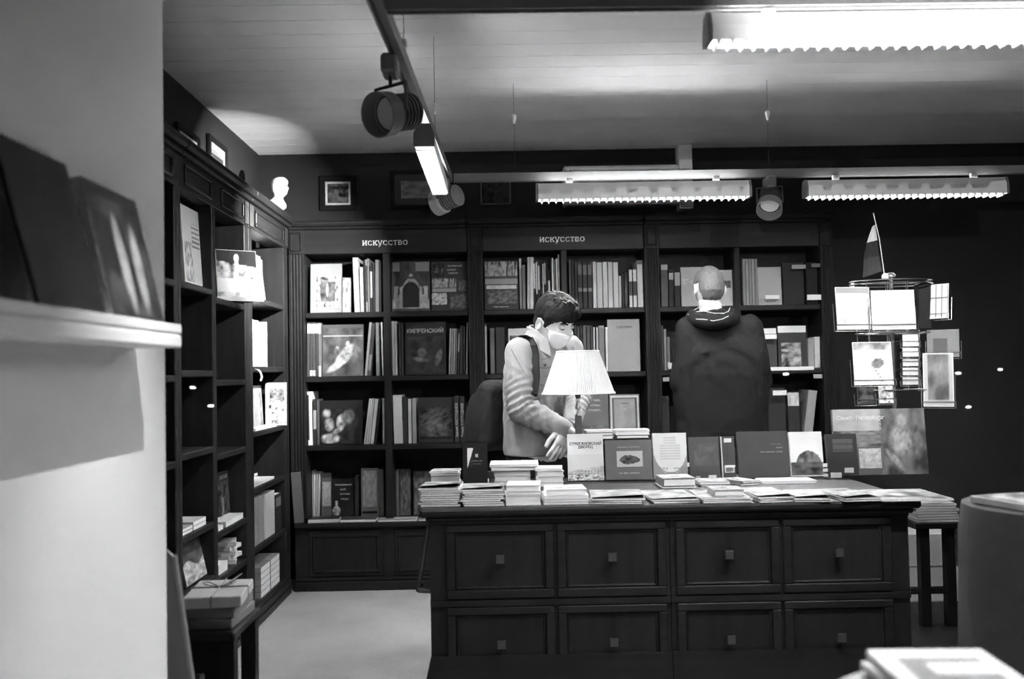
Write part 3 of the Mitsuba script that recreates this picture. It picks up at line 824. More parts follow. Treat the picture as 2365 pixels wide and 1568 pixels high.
# middle bookcase
bay([('f', 1120, 1198, 601, 0.03, 'album with a winter park over a dark title field', [(0.02, 0.98, 0.52, 0.99, Art.winter, 40, 28), (0.05, 0.95, 0.42, 0.5, Art.pale, 20, 5), (0.08, 0.95, 0.12, 0.4, Art.relief, 24, 12)], [('ART', 0.5, 0.2, 0.012, 0.14), ('-- ----- --- ------ --- -----', 0.48, 0.05, 0.0055, 0.5)]),
     ('s', 1201, 1206, 597, 0.25, 0, [(0.8, 1.0, 0.5)]), ('s', 1207, 1215, 612, 0.15), ('s', 1218, 1224, 594, 0.45, 2), ('s', 1224.5, 1233, 594, 0.55, 2), ('s', 1234, 1238, 597, 0.03, 0, [(0.4, 0.9, 0.6)]), ('s', 1239, 1243, 600, 0.03, 0, [(0.3, 0.95, 0.5)]), ('s', 1244, 1248, 603, 0.04, 0, [(0.4, 0.9, 0.55)]),
     ('s', 1249, 1253, 606, 0.03), ('s', 1254, 1257.5, 604, 0.03, 0, [(0.2, 0.95, 0.4)]), ('s', 1258, 1262, 602, 0.03, 0, [(0.5, 0.95, 0.35)]), ('s', 1263, 1266, 607, 0.04), ('s', 1267, 1272, 620, 0.03, 0, [(0.1, 0.7, 0.6)]), ('s', 1276, 1280, 596, 0.65), ('s', 1281, 1284.5, 600, 0.12), ('s', 1286, 1289.5, 598, 0.6), ('s', 1290.5, 1294, 588, 0.3)],
    ZA, 'pilaster', wh(TOP, C2))
bay([('s', 1316, 1320, 600, 0.09), ('s', 1321, 1328, 604, 0.03), ('s', 1329, 1335, 606, 0.03, 0, [(0.1, 0.2, 0.12)]), ('s', 1336, 1346.5, 605, 0.035, 0, [(0.72, 0.94, 0.10), (0.36, 0.44, 0.14)]), ('s', 1347.5, 1358, 606, 0.035, 0, [(0.72, 0.94, 0.10), (0.36, 0.44, 0.16)]), ('s', 1359, 1369.5, 605, 0.035, 0, [(0.72, 0.94, 0.12), (0.36, 0.44, 0.18)]),
     ('s', 1371, 1379, 604, 0.5), ('s', 1380, 1393, 606, 0.42), ('s', 1394, 1405, 605, 0.45), ('s', 1406, 1417, 605, 0.44), ('s', 1418, 1430, 606, 0.45), ('s', 1431, 1436, 637, 0.5), ('s', 1437, 1443, 632, 0.03), ('s', 1444, 1451, 628, 0.03, 0, [(0.1, 0.8, 0.07)]), ('s', 1454, 1462, 622, 0.06, 0, [(0.0, 0.31, 0.5), (0.68, 0.99, 0.5)]),
     ('s', 1463, 1472, 622, 0.06, 0, [(0.0, 0.31, 0.5), (0.68, 0.99, 0.5)]), ('s', 1474, 1488, 602, 0.5, -1, [(0.92, 0.99, 0.12)])], ZA, 'divider', wh(TOP, C2))
bay([('s', 1121, 1126, 748, 0.04, 0, [(0.02, 0.95, 0.3)]), ('s', 1133, 1144, 758, 0.09), ('s', 1146, 1168, 756, 0.03), ('f', 1176, 1222, 758, 0.5, 'pale-edged cover behind the young man, beside his shoulder', [(0.06, 0.94, 0.04, 0.84, Art.relief, 20, 24)], []), ('s', 1262, 1276, 760, 0.05), ('s', 1278, 1290, 756, 0.04)], ZB, 'pilaster', wh(SEC, C2))
bay([('s', 1316, 1327, 756, 0.03), ('s', 1328, 1334, 752, 0.03), ('s', 1335, 1340, 754, 0.06), ('s', 1341, 1347, 752, 0.03), ('s', 1348, 1356, 752, 0.08), ('s', 1357, 1365, 752, 0.06), ('s', 1366, 1371, 752, 0.04), ('s', 1372, 1376, 756, 0.42), ('s', 1377, 1378.5, 756, 0.03), ('s', 1379, 1383.5, 756, 0.4), ('s', 1385, 1398, 752, 0.2, 0, [(0.1, 0.95, 0.14)]),
     ('s', 1400.5, 1405, 756, 0.65), ('f', 1406, 1480, 737, 0.27, 'large plain grey cover with a thin dark title', [], [('А.СКРЯБИН', 0.52, 0.83, 0.012, 0.08)], 0.03, MATT)], ZB, 'divider', wh(SEC, C2))
bay([('s', 1121, 1124, 945, 0.12, 4), ('s', 1126, 1129, 952, 0.3, 3), ('s', 1130, 1133, 958, 0.35, 2), ('s', 1136, 1139, 962, 0.35, 2), ('s', 1140, 1143, 966, 0.3, 1), ('s', 1150, 1165, 930, 0.03), ('s', 1168, 1190, 935, 0.03), ('s', 1262, 1280, 935, 0.04)], ZC, 'pilaster', wh(THI, C2))
bay([('s', 1318, 1328, 912, 0.05), ('f', 1340, 1408, 905, 0.09, 'dark grey cover with three lines of pale slanted lettering', [(0.0, 1.0, 0.0, 0.3, Art.relief, 20, 10)], [('Всё Тебя,', 0.5, 0.80, 0.0135, 0.4), ('Господь,', 0.5, 0.70, 0.0135, 0.4), ('благодарю...', 0.5, 0.60, 0.012, 0.4)]),
     ('f', 1411, 1480, 911, 0.17, 'grey cover with a pale double border', [(0.03, 0.97, 0.03, 0.97, lambda u, v: np.where((u < 0.05) | (u > 0.95) | (v > 0.96), 0.5, np.where((u < 0.13) | (u > 0.87) | (v > 0.91), 0.06, Art.mottle(u, v, 41, 0.2, 0.27, 5))), 30, 34)], [('-- ------ ---', 0.5, 0.79, 0.007, 0.05), ('-- --', 0.5, 0.66, 0.006, 0.45)])], ZC, 'divider', wh(THI, C2))
bay([('s', 1125, 1150, 1090, 0.03), ('s', 1152, 1170, 1088, 0.05), ('s', 1172, 1185, 1095, 0.03)], ZD + 0.0005, 'pilaster', wh(BOT, C2), YL)
# third bookcase (behind the man in the dark jacket)
bay([('s', 1528, 1545, 610, 0.07, 0, [(0.86, 0.98, 0.30)]), ('s', 1546, 1558, 622, 0.03, 0, [(0.72, 0.9, 0.3)]), ('s', 1559, 1573, 628, 0.03, 0, [(0.6, 0.98, 0.32)]), ('f', 1576, 1650, 616, 0.4, 'pale printed cover half hidden by the man\'s head', [(0.04, 0.96, 0.55, 0.7, Art.pale, 16, 6)], [], 0.05, MATT),
     ('f', 1654, 1696, 623, 0.45, 'pale narrow cover with a small dark emblem', [(0.1, 0.9, 0.5, 0.7, Art.relief, 12, 8)], [], 0.05, MATT)], ZA, 'pilaster', wh(TOP, C3))
bay([('s', 1717, 1724, 598, 0.24), ('s', 1724.5, 1731, 598, 0.30), ('s', 1731.5, 1738, 598, 0.25), ('s', 1738.5, 1745, 598, 0.30), ('s', 1745.5, 1752, 598, 0.24), ('f', 1754, 1808, 616, 0.42, 'pale grey plain cover', [], [], 0.06, MATT), ('f', 1812, 1860, 606, 0.03, 'black cover without a picture', [], [], 0.05, MATT), ('s', 1864, 1895, 606, 0.02)], ZA, 'divider', wh(TOP, C3))
bay([('s', 1529, 1534, 752, 0.05), ('s', 1535, 1541, 760, 0.2), ('s', 1542, 1549, 778, 0.12, 0, [(0.05, 0.25, 0.5)])], ZB, 'pilaster', wh(SEC, C3))
bay([('f', 1728, 1752, 745, 0.8, 'white-edged narrow cover by the man\'s shoulder', [(0.3, 0.98, 0.05, 0.75, Art.relief, 8, 16)], [], 0.05, MATT), ('f', 1757, 1797, 758, 0.06, 'black cover under a pale header band', [(0.0, 1.0, 0.86, 1.0, lambda u, v: u * 0 + 0.85, 3, 3)], [], 0.05, MATT), ('f', 1801, 1866, 752, 0.05, 'dark cover with a blurred pale picture', [(0.1, 0.8, 0.05, 0.6, lambda u, v: Art.mottle(u, v * 2.2, 44, 0.02, 0.6, 4), 18, 20), (0.0, 1.0, 0.84, 1.0, lambda u, v: u * 0 + 0.85, 3, 3)], [], 0.05, MATT),
     ('s', 1868, 1882, 782, 0.34), ('s', 1883, 1896, 778, 0.6)], ZB, 'divider', wh(SEC, C3))
bay([('s', 1529, 1548, 915, 0.03)], ZC, 'pilaster', wh(THI, C3))
bay([('f', 1778, 1818, 896, 0.03, 'black cover with a white label', [], [], 0.05, MATT), ('f', 1824, 1850, 905, 0.03, 'black cover with a pale card', [(0.0, 1.0, 0.68, 0.98, lambda u, v: Art.mottle(u, v, 46, 0.45, 0.8, 6), 10, 12)], [], 0.05, MATT), ('s', 1856, 1878, 903, 0.2, 16, [(0.0, 0.99, 0.32)])], ZC, 'divider', wh(THI, C3))

# price tickets standing on or stuck to the shelves of the third bookcase
def ticket(x0, x1, y0, y1, Y, where, tone=0.5):
    a, b = P(x0, y1, Y=Y), P(x1, y0, Y=Y)
    k = thing('price_ticket', where, 'price ticket', 'price tickets of the third bookcase')
    part(k, 'card', cbox(a[0], b[0], Y, Y + 0.0015, a[2], b[2], 0.0005), MATT, False, tone)


for x0, x1, y0, y1, w, t in ((1768, 1800, 681, 691, 'white ticket at the foot of the plain pale cover, third bookcase', 0.85), (1864, 1897, 680, 693, 'brightest white ticket on the top shelf, at the end upright', 0.85), (1829, 1861, 611, 621, 'grey ticket at the head of the black cover, third bookcase', 0.3),
                             (1874, 1894, 608, 617, 'dim ticket above the last dark book of the third bookcase', 0.15), (1766, 1794, 772, 783, 'white ticket on the black cover under the pale header band', 0.85), (1879, 1899, 864, 874, 'grey ticket under the second shelf by the end upright', 0.35),
                             (1785, 1817, 901, 913, 'tilted white ticket on the black cover, third shelf', 0.8), (1531, 1551, 871, 881, 'grey ticket under the second shelf behind the man\'s elbow', 0.3), (1545, 1554, 838, 852, 'small white ticket at the foot of the slim books behind the man', 0.6)):
    ticket(x0, x1, y0, y1, YB - 0.006, w, t)
ticket_strip = thing('price_strip', 'long white price strip along the second shelf behind the man in the dark jacket', 'price strip')
a, b = P(1760, 852, Y=YB - 0.008), P(1880, 843, Y=YB - 0.008)
part(ticket_strip, 'card', cbox(a[0], b[0], YB - 0.008, YB - 0.006, ZB - 0.012, ZB + 0.010, 0.0004), MATT, False, 0.85)
# ------------------------------------------------------------------ the island counter
YC, YCR, ZTOP = 3.48, 4.42, 0.819
XC0, XC1 = -0.252, 1.352
cx = lambda x, y=1300: P(x, y, Y=YC)[0]
cz = lambda y, x=1500: P(x, y, Y=YC)[2]
tops = thing('worktop', 'long dark wood counter top covered with books and magazines', 'counter top')
part(tops, 'board', cbox(XC0 - 0.030, XC1 + 0.035, YC - 0.025, YCR, ZTOP - 0.028, ZTOP, 0.008), 'wood_level')
part(tops, 'edge_moulding', cbox(XC0 - 0.012, XC1 + 0.014, YC - 0.012, YCR - 0.01, ZTOP - 0.044, ZTOP - 0.028, 0.006), 'wood_level')
for i, (xa, xb, lab) in enumerate(((XC0, 0.549, 'dark counter cabinet with four knobbed drawers and a rail on its side'), (0.551, XC1, 'dark counter cabinet with four knobbed drawers beside the small table'))):
    c = thing('counter_cabinet', lab, 'cabinet')
    part(c, 'body', box(xa, xb, YC + 0.012, YCR - 0.02, 0.20, ZTOP - 0.044), 'wood_upright')
    part(c, 'rail', cat([box(xa, xb, YC + 0.002, YC + 0.012, 0.765, ZTOP - 0.044), box(xa, xb, YC + 0.002, YC + 0.012, 0.492, 0.512), box(xa, xb, YC + 0.002, YC + 0.012, 0.20, 0.225)]), 'wood_level')
    s = 1 if i == 0 else 0
    part(c, 'skirt', hull([(xa, YC, 0.33), (xa, YC + 0.4, 0.33), (xb, YC, 0.33), (xb, YC + 0.4, 0.33), (xa, YC, 0.22), (xb, YC, 0.22), (xa, YCR - 0.05, 0.22)] +
                          [(xa - 0.05 * s, YC - 0.02, z) for z in (0.002, 0.12)] + [(xb + 0.05 * (1 - s), YC - 0.02, z) for z in (0.002, 0.12)] + [(xa, YCR - 0.05, 0.002), (xb, YCR - 0.05, 0.002)]), 'wood_level')
    cells = ((cx(1030), cx(1280)), (cx(1287), cx(1540))) if i == 0 else ((cx(1562), cx(1803)), (cx(1810), cx(2062)))
    for ca, cb in cells:
        for z0, z1 in ((0.516, 0.762), (0.23, 0.488)):
            ox0, ox1, oz0, oz1 = ca + 0.030, cb - 0.030, z0 + 0.030, z1 - 0.026
            d = part(c, 'drawer', cat([cbox(ca, cb, YC, YC + 0.016, oz1, z1, 0.003), cbox(ca, cb, YC, YC + 0.016, z0, oz0, 0.003), cbox(ca, ox0, YC, YC + 0.016, oz0, oz1, 0.003), cbox(ox1, cb, YC, YC + 0.016, oz0, oz1, 0.003)]), 'wood_level')
            bead = []
            for (e0, e1, f0, f1_) in ((ox0, ox1, oz1 - 0.010, oz1), (ox0, ox1, oz0, oz0 + 0.010), (ox0, ox0 + 0.010, oz0, oz1), (ox1 - 0.010, ox1, oz0, oz1)):
                bead.append(cbox(e0, e1, YC + 0.006, YC + 0.016, f0, f1_, 0.004))
            part(d, 'bead', cat(bead), 'wood_upright')
            part(d, 'panel', cbox(ox0 + 0.008, ox1 - 0.008, YC + 0.013, YC + 0.020, oz0 + 0.008, oz1 - 0.008, 0.003), 'counter_panel')
            kx, kz = (ca + cb) / 2, (z0 + z1) / 2 + 0.010
            part(d, 'knob', cat([hull([(kx + a, YC - 0.022, kz + b) for a in (-0.013, 0.013) for b in (-0.013, 0.013)] + [(kx + a, YC - 0.016, kz + b) for a in (-0.015, 0.015) for b in (-0.015, 0.015)]),
                                 hull([(kx + a, YC - 0.016, kz + b) for a in (-0.015, 0.015) for b in (-0.015, 0.015)] + [(kx + a, YC + 0.013, kz + b) for a in (-0.007, 0.007) for b in (-0.007, 0.007)])]), 'knob_wood')
rl = thing('grab_rail', 'thin dark rail hanging slanted from the side of the counter', 'rail')
pa, pb = P(993, 1188, Y=3.52), P(966, 1362, Y=3.52)
part(rl, 'bar', tube([pa, pa * 0.4 + pb * 0.6, pb, pb + V(0, 0.12, -0.004)], [0.005, 0.007, 0.009, 0.009], 8), 'dark_metal', True)
part(rl, 'bracket', cat([tube([pb, V(XC0 - 0.002, pb[1], pb[2] - 0.003)], 0.010, 8), tube([pa, V(XC0 - 0.002, pa[1], pa[2] + 0.002)], 0.006, 8)]), 'dark_metal', True)

# ---- flat stacks. Each magazine or book is a thing of its own
MOTTLE = [lambda u, v, s=s: Art.mottle(u, v, s, 0.04, 0.34, 8, 0.6) for s in range(60, 72)]


def pile(x0, x1, yfront, depth, items, where, z=ZTOP, rot=0.0, cat_='magazine', base_rot=0.0, lift=0.0):
    """items from the bottom up: (thickness, cover tone, art or None, turn, dx, shrink). The pile's front foot lies on the pixels x0..x1 at yfront"""
    a, b = P(x0, yfront, Z=z), P(x1, yfront, Z=z)
    w, yf = b[0] - a[0], (a[1] + b[1]) / 2
    xc = (a[0] + b[0]) / 2
    n = len(items)
    for i, (t, tone, art, turn, dx, sh) in enumerate(items):
        ww, hh = w * sh, depth * sh
        if i == n - 1:
            lab, grp = f'{PAINT(tone)} {cat_} lying on top of {where}' if n > 1 else f'{PAINT(tone)} {cat_} lying flat, {where}', None
        elif i == 0:
            lab, grp = f'lowest {cat_} of {where}', None
        else:
            lab, grp = f'{ORD[i]} {cat_} from below in {where}', f'{cat_}s of {where}'
        mat = at_flat(xc + dx, yf + depth / 2 + 0.004, z + 0.0006, hh, t, base_rot + turn)
        pics = [(0.02, 0.98, 0.02, 0.98, art, 22, 26)] if art is not None and (i == n - 1) else []
        # the long leaves' edge, not the spine, lies to the front
        book(cat_, mat, ww, hh, t, tone, lab, cat_, grp, page=0.82, hard=t > 0.014, pics=pics, surf=GLOSS if cat_ == 'magazine' else MATT)
        z += t + 0.0008
    if lift:
        k = [q_ for q_ in labels][-1]
        nx, ny = 8, 10
        u, v = np.meshgrid(np.linspace(0, 1, nx), np.linspace(0, 1, ny))
        zz_ = lift * np.clip(1 - v * 1.3, 0, 1) ** 2 * (0.35 + 0.65 * u) + 0.0006
        pts = np.c_[((u - 0.5) * ww).ravel(), ((v - 0.5) * hh).ravel(), zz_.ravel()]
        i_ = (np.arange(ny - 1)[:, None] * nx + np.arange(nx - 1)).ravel()
        sh_ = trimesh.Trimesh(pts, np.r_[np.c_[i_, i_ + 1, i_ + nx + 1], np.c_[i_, i_ + nx + 1, i_ + nx]], process=False)
        col_ = np.repeat(np.clip((art or MOTTLE[0])(u, v).ravel(), 0.01, 0.9)[:, None], 3, 1)
        part(k, 'lifted_cover', moved(sh_, M((xc + dx, yf + depth / 2 + 0.004, z), rz=base_rot + turn)), GLOSS, False, col_)
    return z


R = lambda a: float(rng.uniform(-a, a))
g = lambda lo, hi: float(rng.uniform(lo, hi))
mags = lambda n, t, lo, hi, top, art: [(t * g(0.8, 1.2), g(lo, hi), None, R(0.05), R(0.006), g(0.97, 1.0)) for _ in range(n - 1)] + [(t, top, art, R(0.05), 0, 1.0)]
pile(970, 1062, 1171, 0.21, mags(9, 0.0062, 0.2, 0.5, 0.62, MOTTLE[0]), 'the magazine pile at the counter end by the rail', lift=0.016)
pile(1068, 1164, 1170, 0.20, mags(8, 0.0065, 0.2, 0.5, 0.4, MOTTLE[1]), 'the second magazine pile from the rail', lift=0.010)
pile(1169, 1250, 1168, 0.15, [(0.034, 0.7, None, 0, 0, 1), (0.010, 0.45, None, 0.02, 0.002, 0.98), (0.022, 0.7, None, -0.05, 0.003, 0.96)], 'the thick white pile after the magazine piles', cat_='book')
pile(1256, 1362, 1166, 0.16, [(0.008, 0.5, None, 0, 0, 1), (0.008, 0.6, None, 0.01, 0, 0.99), (0.012, 0.6, None, 0.0, 0, 0.98), (0.020, 0.72, lambda u, v: np.where((np.abs(v - 0.3) < 0.2) & ((np.abs(u - 0.3) < 0.17) | (np.abs(u - 0.65) < 0.17)), 0.2, 0.7), 0.03, 0.0, 0.88)], 'the low white pile before the lamp', cat_='book')
flatw = ['before the pale townscape book', 'before the grey thicket book', 'under the thick white-edged book', 'before the wide dark book', 'before the dome book', 'before the album with the seated sitter', 'at the far end of the counter']
for k, (x0, x1, yf, dep, n, lo) in enumerate(((1372, 1498, 1165, 0.26, 3, 0.2), (1502, 1614, 1163, 0.27, 2, 0.2), (1620, 1738, 1162, 0.24, 3, 0.12), (1746, 1838, 1161, 0.28, 3, 0.3), (1845, 1932, 1160, 0.25, 2, 0.3), (1940, 2030, 1159, 0.27, 2, 0.2))):
    zz = pile(x0, x1, yf, dep, mags(n, 0.006, lo, 0.5, g(0.2, 0.45), MOTTLE[2 + k]), 'the flat magazines ' + flatw[k], base_rot=(-0.10, 0.06, -0.04, 0.07, -0.09, 0.05)[k], lift=(0.012, 0.006, 0, 0.010, 0.012, 0.014)[k])
    if k == 2:
        pile(1650, 1722, 1147, 0.12, [(0.022, 0.32, MOTTLE[9], 0.0, 0, 1)], 'thick, on the magazines before the two dark books', z=zz, cat_='book')
pile(2038, 2212, 1158, 0.30, [(0.006, 0.45, MOTTLE[10], -0.02, 0, 1)], 'wide and pale, at the counter end over the small table')
# second row
pile(993, 1062, 1126, 0.15, [(0.014, 0.5, None, 0, 0, 1), (0.030, 0.6, None, 0.02, 0.002, 0.96), (0.008, 0.3, MOTTLE[3], 0.05, 0, 1.0), (0.007, 0.5, MOTTLE[4], -0.06, 0, 0.95)], 'the small book pile behind the magazine piles', cat_='book')
zz = pile(1068, 1128, 1124, 0.14, [(0.008, 0.3, None, 0, 0, 1), (0.008, 0.4, None, 0, 0, 1)], 'the two flat books carrying the black booklet', cat_='book')
pile(1138, 1232, 1122, 0.16, [(0.016, 0.6, None, 0, 0, 0.9), (0.020, 0.65, None, 0.01, 0, 0.88), (0.022, 0.6, None, -0.01, 0, 0.9), (0.014, 0.7, None, 0.03, 0.004, 1.12), (0.010, 0.72, None, -0.02, 0.008, 1.2)], 'the tall white pile beside the black booklet', cat_='book')
pile(1240, 1302, 1124, 0.14, [(0.014, 0.5, None, 0, 0, 1), (0.022, 0.65, None, 0.01, 0, 1), (0.022, 0.6, MOTTLE[5], 0.05, 0, 1), (0.010, 0.7, None, -0.06, 0, 1)], 'the white pile between tall pile and townscape book', cat_='book')
pile(1530, 1608, 1128, 0.16, [(0.006, 0.3, None, 0, 0, 1.05), (0.030, 0.14, MOTTLE[6], 0.03, 0, 1)], 'the block before the white cartouche book', cat_='book')
pile(1618, 1690, 1124, 0.15, [(0.006, 0.14, None, 0.02, 0, 1), (0.010, 0.2, MOTTLE[7], -0.04, 0, 1)], 'the dark pair before the slim-spined dark book', cat_='book')
pile(1695, 1745, 1122, 0.15, [(0.008, 0.15, None, 0.3, 0, 1), (0.008, 0.14, MOTTLE[8], 0.4, 0, 1)], 'the skewed pair before the wide dark book', cat_='book')
pile(1760, 1890, 1118, 0.12, [(0.012, 0.6, None, 0, 0, 1)], 'long and white, under the dome book', cat_='book')

# ---- standing covers at the back of the counter
YS = 4.255


def stand(x0, x1, ytop, ybot, tone, what, pics=(), texts=(), lean=0.16, surf=GLOSS, y=YS, t=0.02, z=None, spine=()):
    z = z if z is not None else ZTOP
    ztop = P((x0 + x1) / 2, ytop, Y=y)[2]
    yb = 0.5 * (ytop + ybot)
    xa, xb = bx(x0, yb, y), bx(x1, yb, y)
    h = (ztop - z) / math.cos(lean) - t * math.sin(lean)
    return book('book', at_face(((xa + xb) / 2, y - h * 0.4 * math.sin(lean), z + 0.001 + t * math.sin(lean)), lean), xb - xa, h, t, tone, what, pics=pics, texts=texts, surf=surf, spine=spine)


stand(1069, 1126, 1024, 1113, 0.008, 'small black booklet standing by the white piles, with a white wedge on its cover', [(0.18, 0.42, 0.42, 0.88, lambda u, v: np.where(u < 0.05 + v, 0.85, 0.02), 14, 22), (0.5, 0.62, 0.66, 0.74, Art.pale, 6, 8)], [('------ ---', 0.58, 0.56, 0.007, 0.10), ('--- ----', 0.58, 0.49, 0.006, 0.08)], y=3.98, z=zz)
stand(1312, 1394, 1003, 1105, 0.7, 'white standing book with a dark title over a printed crowd by a palace', [(0.0, 1.0, 0.0, 0.56, Art.townscape, 44, 36)], [('СТРОГАНОВСКИЙ', 0.5, 0.76, 0.0118, 0.04), ('ДВОРЕЦ', 0.5, 0.69, 0.0105, 0.04)])
stand(1399, 1506, 1017, 1113, 0.11, 'grey standing book with a dark thicket in a pale picture field', [(0.24, 0.80, 0.32, 0.72, Art.thicket, 34, 30)], [('------- -------', 0.5, 0.80, 0.010, 0.2), ('-- --- ------', 0.5, 0.14, 0.011, 0.24)])
stand(1509, 1587, 1001, 1098, 0.24, 'standing book with a large white cartouche on grey', [(0.0, 1.0, 0.14, 1.0, lambda u, v: np.where(((u - 0.5) / 0.50) ** 2 + ((v - 0.62) / 0.62) ** 2 < 1, 0.6, np.where(v > 0.6, 0.6, 0.24)) * np.where((np.abs(u - 0.5) < 0.3 - 0.12 * (v > 0.7)) & (np.mod(v * 15, 1) < 0.35) & (v > 0.3) & (v < 0.9), 0.75, 1.0), 44, 46),
      (0.26, 0.42, 0.12, 0.24, lambda u, v: np.where(np.abs(np.hypot(u - 0.5, v - 0.5) - 0.3) < 0.12, 0.5, 0.2), 12, 12), (0.6, 0.76, 0.12, 0.24, lambda u, v: np.where(np.abs(np.hypot(u - 0.5, v - 0.5) - 0.3) < 0.12, 0.5, 0.2), 12, 12)], [])
stand(1592, 1662, 1010, 1106, 0.055, 'dark plain standing book next to the white cartouche book', [(0.16, 0.94, 0.3, 0.85, lambda u, v: Art.mottle(u, v, 78, 0.05, 0.09, 4), 16, 18)], [])
stand(1666, 1698, 1009, 1104, 0.05, 'narrow dark standing book with a pale spine line and stickers', [(0.0, 0.10, 0.0, 1.0, lambda u, v: u * 0 + 0.4, 3, 3), (0.2, 0.9, 0.12, 0.3, lambda u, v: np.where((u < 0.12) | (u > 0.88) | (v < 0.1) | (v > 0.75), 0.5, 0.12), 14, 12)], [])
stand(1706, 1822, 997, 1105, 0.055, 'wide dark grey standing book with a dim pale title', [], [('---- -----', 0.76, 0.70, 0.007, 0.11), ('-----', 0.82, 0.62, 0.009, 0.15), ('--- ------- -----', 0.66, 0.53, 0.009, 0.16)], surf=MATT)
stand(1826, 1901, 998, 1100, 0.7, 'white standing book with a dark domed building', [(0.0, 1.0, 0.02, 1.0, Art.dome, 40, 46)], [])
stand(1911, 1981, 1003, 1100, 0.03, 'black standing book with a block of small grey print, before the sitter album', [(0.2, 0.86, 0.58, 0.88, lambda u, v: np.where(np.mod(v * 9, 1) < 0.55, 0.10, 0.03), 16, 30)], [], y=YS - 0.03)
stand(1927, 2140, 945, 1092, 0.1, 'large landscape album with a seated sitter and a harbour, at the spinner foot', [(0.0, 0.52, 0.42, 1.0, Art.harbour, 34, 30), (0.5, 1.0, 0.0, 1.0, Art.sitter, 34, 40), (0.26, 0.5, 0.1, 0.4, Art.pale, 16, 16)], [('Санкт-Петербург', 0.30, 0.84, 0.0165, 0.5)], y=YS + 0.01, lean=0.12)
for x0, x1, y0, y1, t, w in ((1587.5, 1592, 1068, 1078, 0.6, 'tiny white ticket beside the white cartouche book'), (1672, 1689, 1012, 1022, 0.55, 'white ticket at the head of the narrow dark book with the spine line'), (1676, 1698, 1074, 1080, 0.6, 'flat white ticket above the square sticker of the narrow dark book'), (1637, 1655, 1097, 1108, 0.5, 'white ticket at the foot of the dark plain book'),
                             (1901, 1911, 1070, 1079, 0.6, 'topmost of three white tickets beside the dome book'), (1901, 1912, 1082, 1090, 0.6, 'middle one of three white tickets beside the dome book'), (1902, 1913, 1094, 1101, 0.55, 'lowest of three white tickets beside the dome book'),
                             (1919, 1944, 1091, 1104, 0.5, 'larger pale ticket at the foot of the black book with small print'), (1951, 1972, 1080, 1092, 0.55, 'white ticket between the black book and the sitter album'), (1607, 1618, 1099, 1106, 0.3, 'grey ticket between the cartouche book and the dark plain book')):
    ya = YS - 0.085
    a, b = P(x0, y1, Y=ya), P(x1, y0, Y=ya)
    k = thing('price_card', w, 'price ticket', 'price tickets on the counter')
    part(k, 'card', cbox(a[0], b[0], ya, ya + 0.002, a[2], b[2], 0.0006), MATT, False, t)
    part(k, 'holder', tube([V((a[0] + b[0]) / 2, ya + 0.003, b[2] - 0.004), V((a[0] + b[0]) / 2, ya + 0.006, ZTOP + 0.002)], 0.0008, 5), 'dark_metal')

# ---- riser with the raised pile, behind the standing covers
rs = thing('display_riser', 'dark display riser behind the thicket book, carrying two flat piles', 'display stand')
rx0, rx1, ry0, ry1 = bx(1352, 1000, 4.36), bx(1500, 1000, 4.36), 4.315, 4.415
part(rs, 'top', cbox(rx0, rx1, ry0, ry1, 0.977, 0.985, 0.002), 'wood_level')
for xx in (rx0 + 0.004, rx1 - 0.016):
    part(rs, 'side_panel', box(xx, xx + 0.012, ry0 + 0.006, ry1 - 0.004, ZTOP, 0.977), 'wood_upright')
wr = 'the raised pile behind the thicket book'


def rpile(x0, x1, items, where):
    z = 0.985
    a, b = bx(x0, 1005, 4.33), bx(x1, 1005, 4.33)
    for i, (t, tone, art, sh) in enumerate(items):
        lab = (f'{PAINT(tone)} book on top of {where}' if i == len(items) - 1 else f'lowest book of {where}' if i == 0 else f'second book from below in {where}')
        book('book', at_flat((a + b) / 2, 4.362, z + 0.0005, 0.105, t, R(0.03)), (b - a) * sh, 0.105, t, tone, lab, page=0.75, pics=[(0.03, 0.97, 0.03, 0.97, art, 14, 14)] if art else [])
        z += t + 0.0008


rpile(1354, 1414, [(0.014, 0.5, None, 1), (0.012, 0.2, None, 0.98), (0.008, 0.6, None, 1.0)], 'the raised pile beside the lamp column')
rpile(1421, 1500, [(0.014, 0.12, None, 0.94), (0.014, 0.7, None, 0.98), (0.006, 0.6, Art.pale, 1.0)], 'the raised pile behind the cartouche book')

# ---- lamp
lp = thing('table_lamp', 'table lamp with a wide white pleated shade on a black column, before the young man', 'lamp')
YLMP = 4.325
lc = P(1336, 985, Y=YLMP)
prof_n, seg = 2, 216
s_bot, s_top = P(1336, 909, Y=YLMP), P(1337, 811, Y=YLMP)
rb, rt = (bx(1420, 909, YLMP) - bx(1252, 909, YLMP)) / 2, (bx(1386, 811, YLMP) - bx(1288, 811, YLMP)) / 2
vs, fs = [], []
ang = np.linspace(0, 2 * math.pi, seg, endpoint=False)
rip = np.where(np.arange(seg) % 2 == 0, 1.0, 0.978)
rows = 9
for inner in (0, 1):
    for j in range(rows):
        f = j / (rows - 1)
        r = (rb + (rt - rb) * f) * rip - inner * 0.0015
        z = s_bot[2] + (s_top[2] - s_bot[2]) * f
        vs += [(s_bot[0] + a * math.cos(t), YLMP + a * math.sin(t), z) for a, t in zip(r, ang)]
ix = lambda s, j, k: (s * rows + j) * seg + k % seg
for j in range(rows - 1):
    for k in range(seg):
        fs += [[ix(0, j, k), ix(0, j, k + 1), ix(0, j + 1, k + 1)], [ix(0, j, k), ix(0, j + 1, k + 1), ix(0, j + 1, k)]]
        fs += [[ix(1, j, k), ix(1, j + 1, k + 1), ix(1, j, k + 1)], [ix(1, j, k), ix(1, j + 1, k), ix(1, j + 1, k + 1)]]
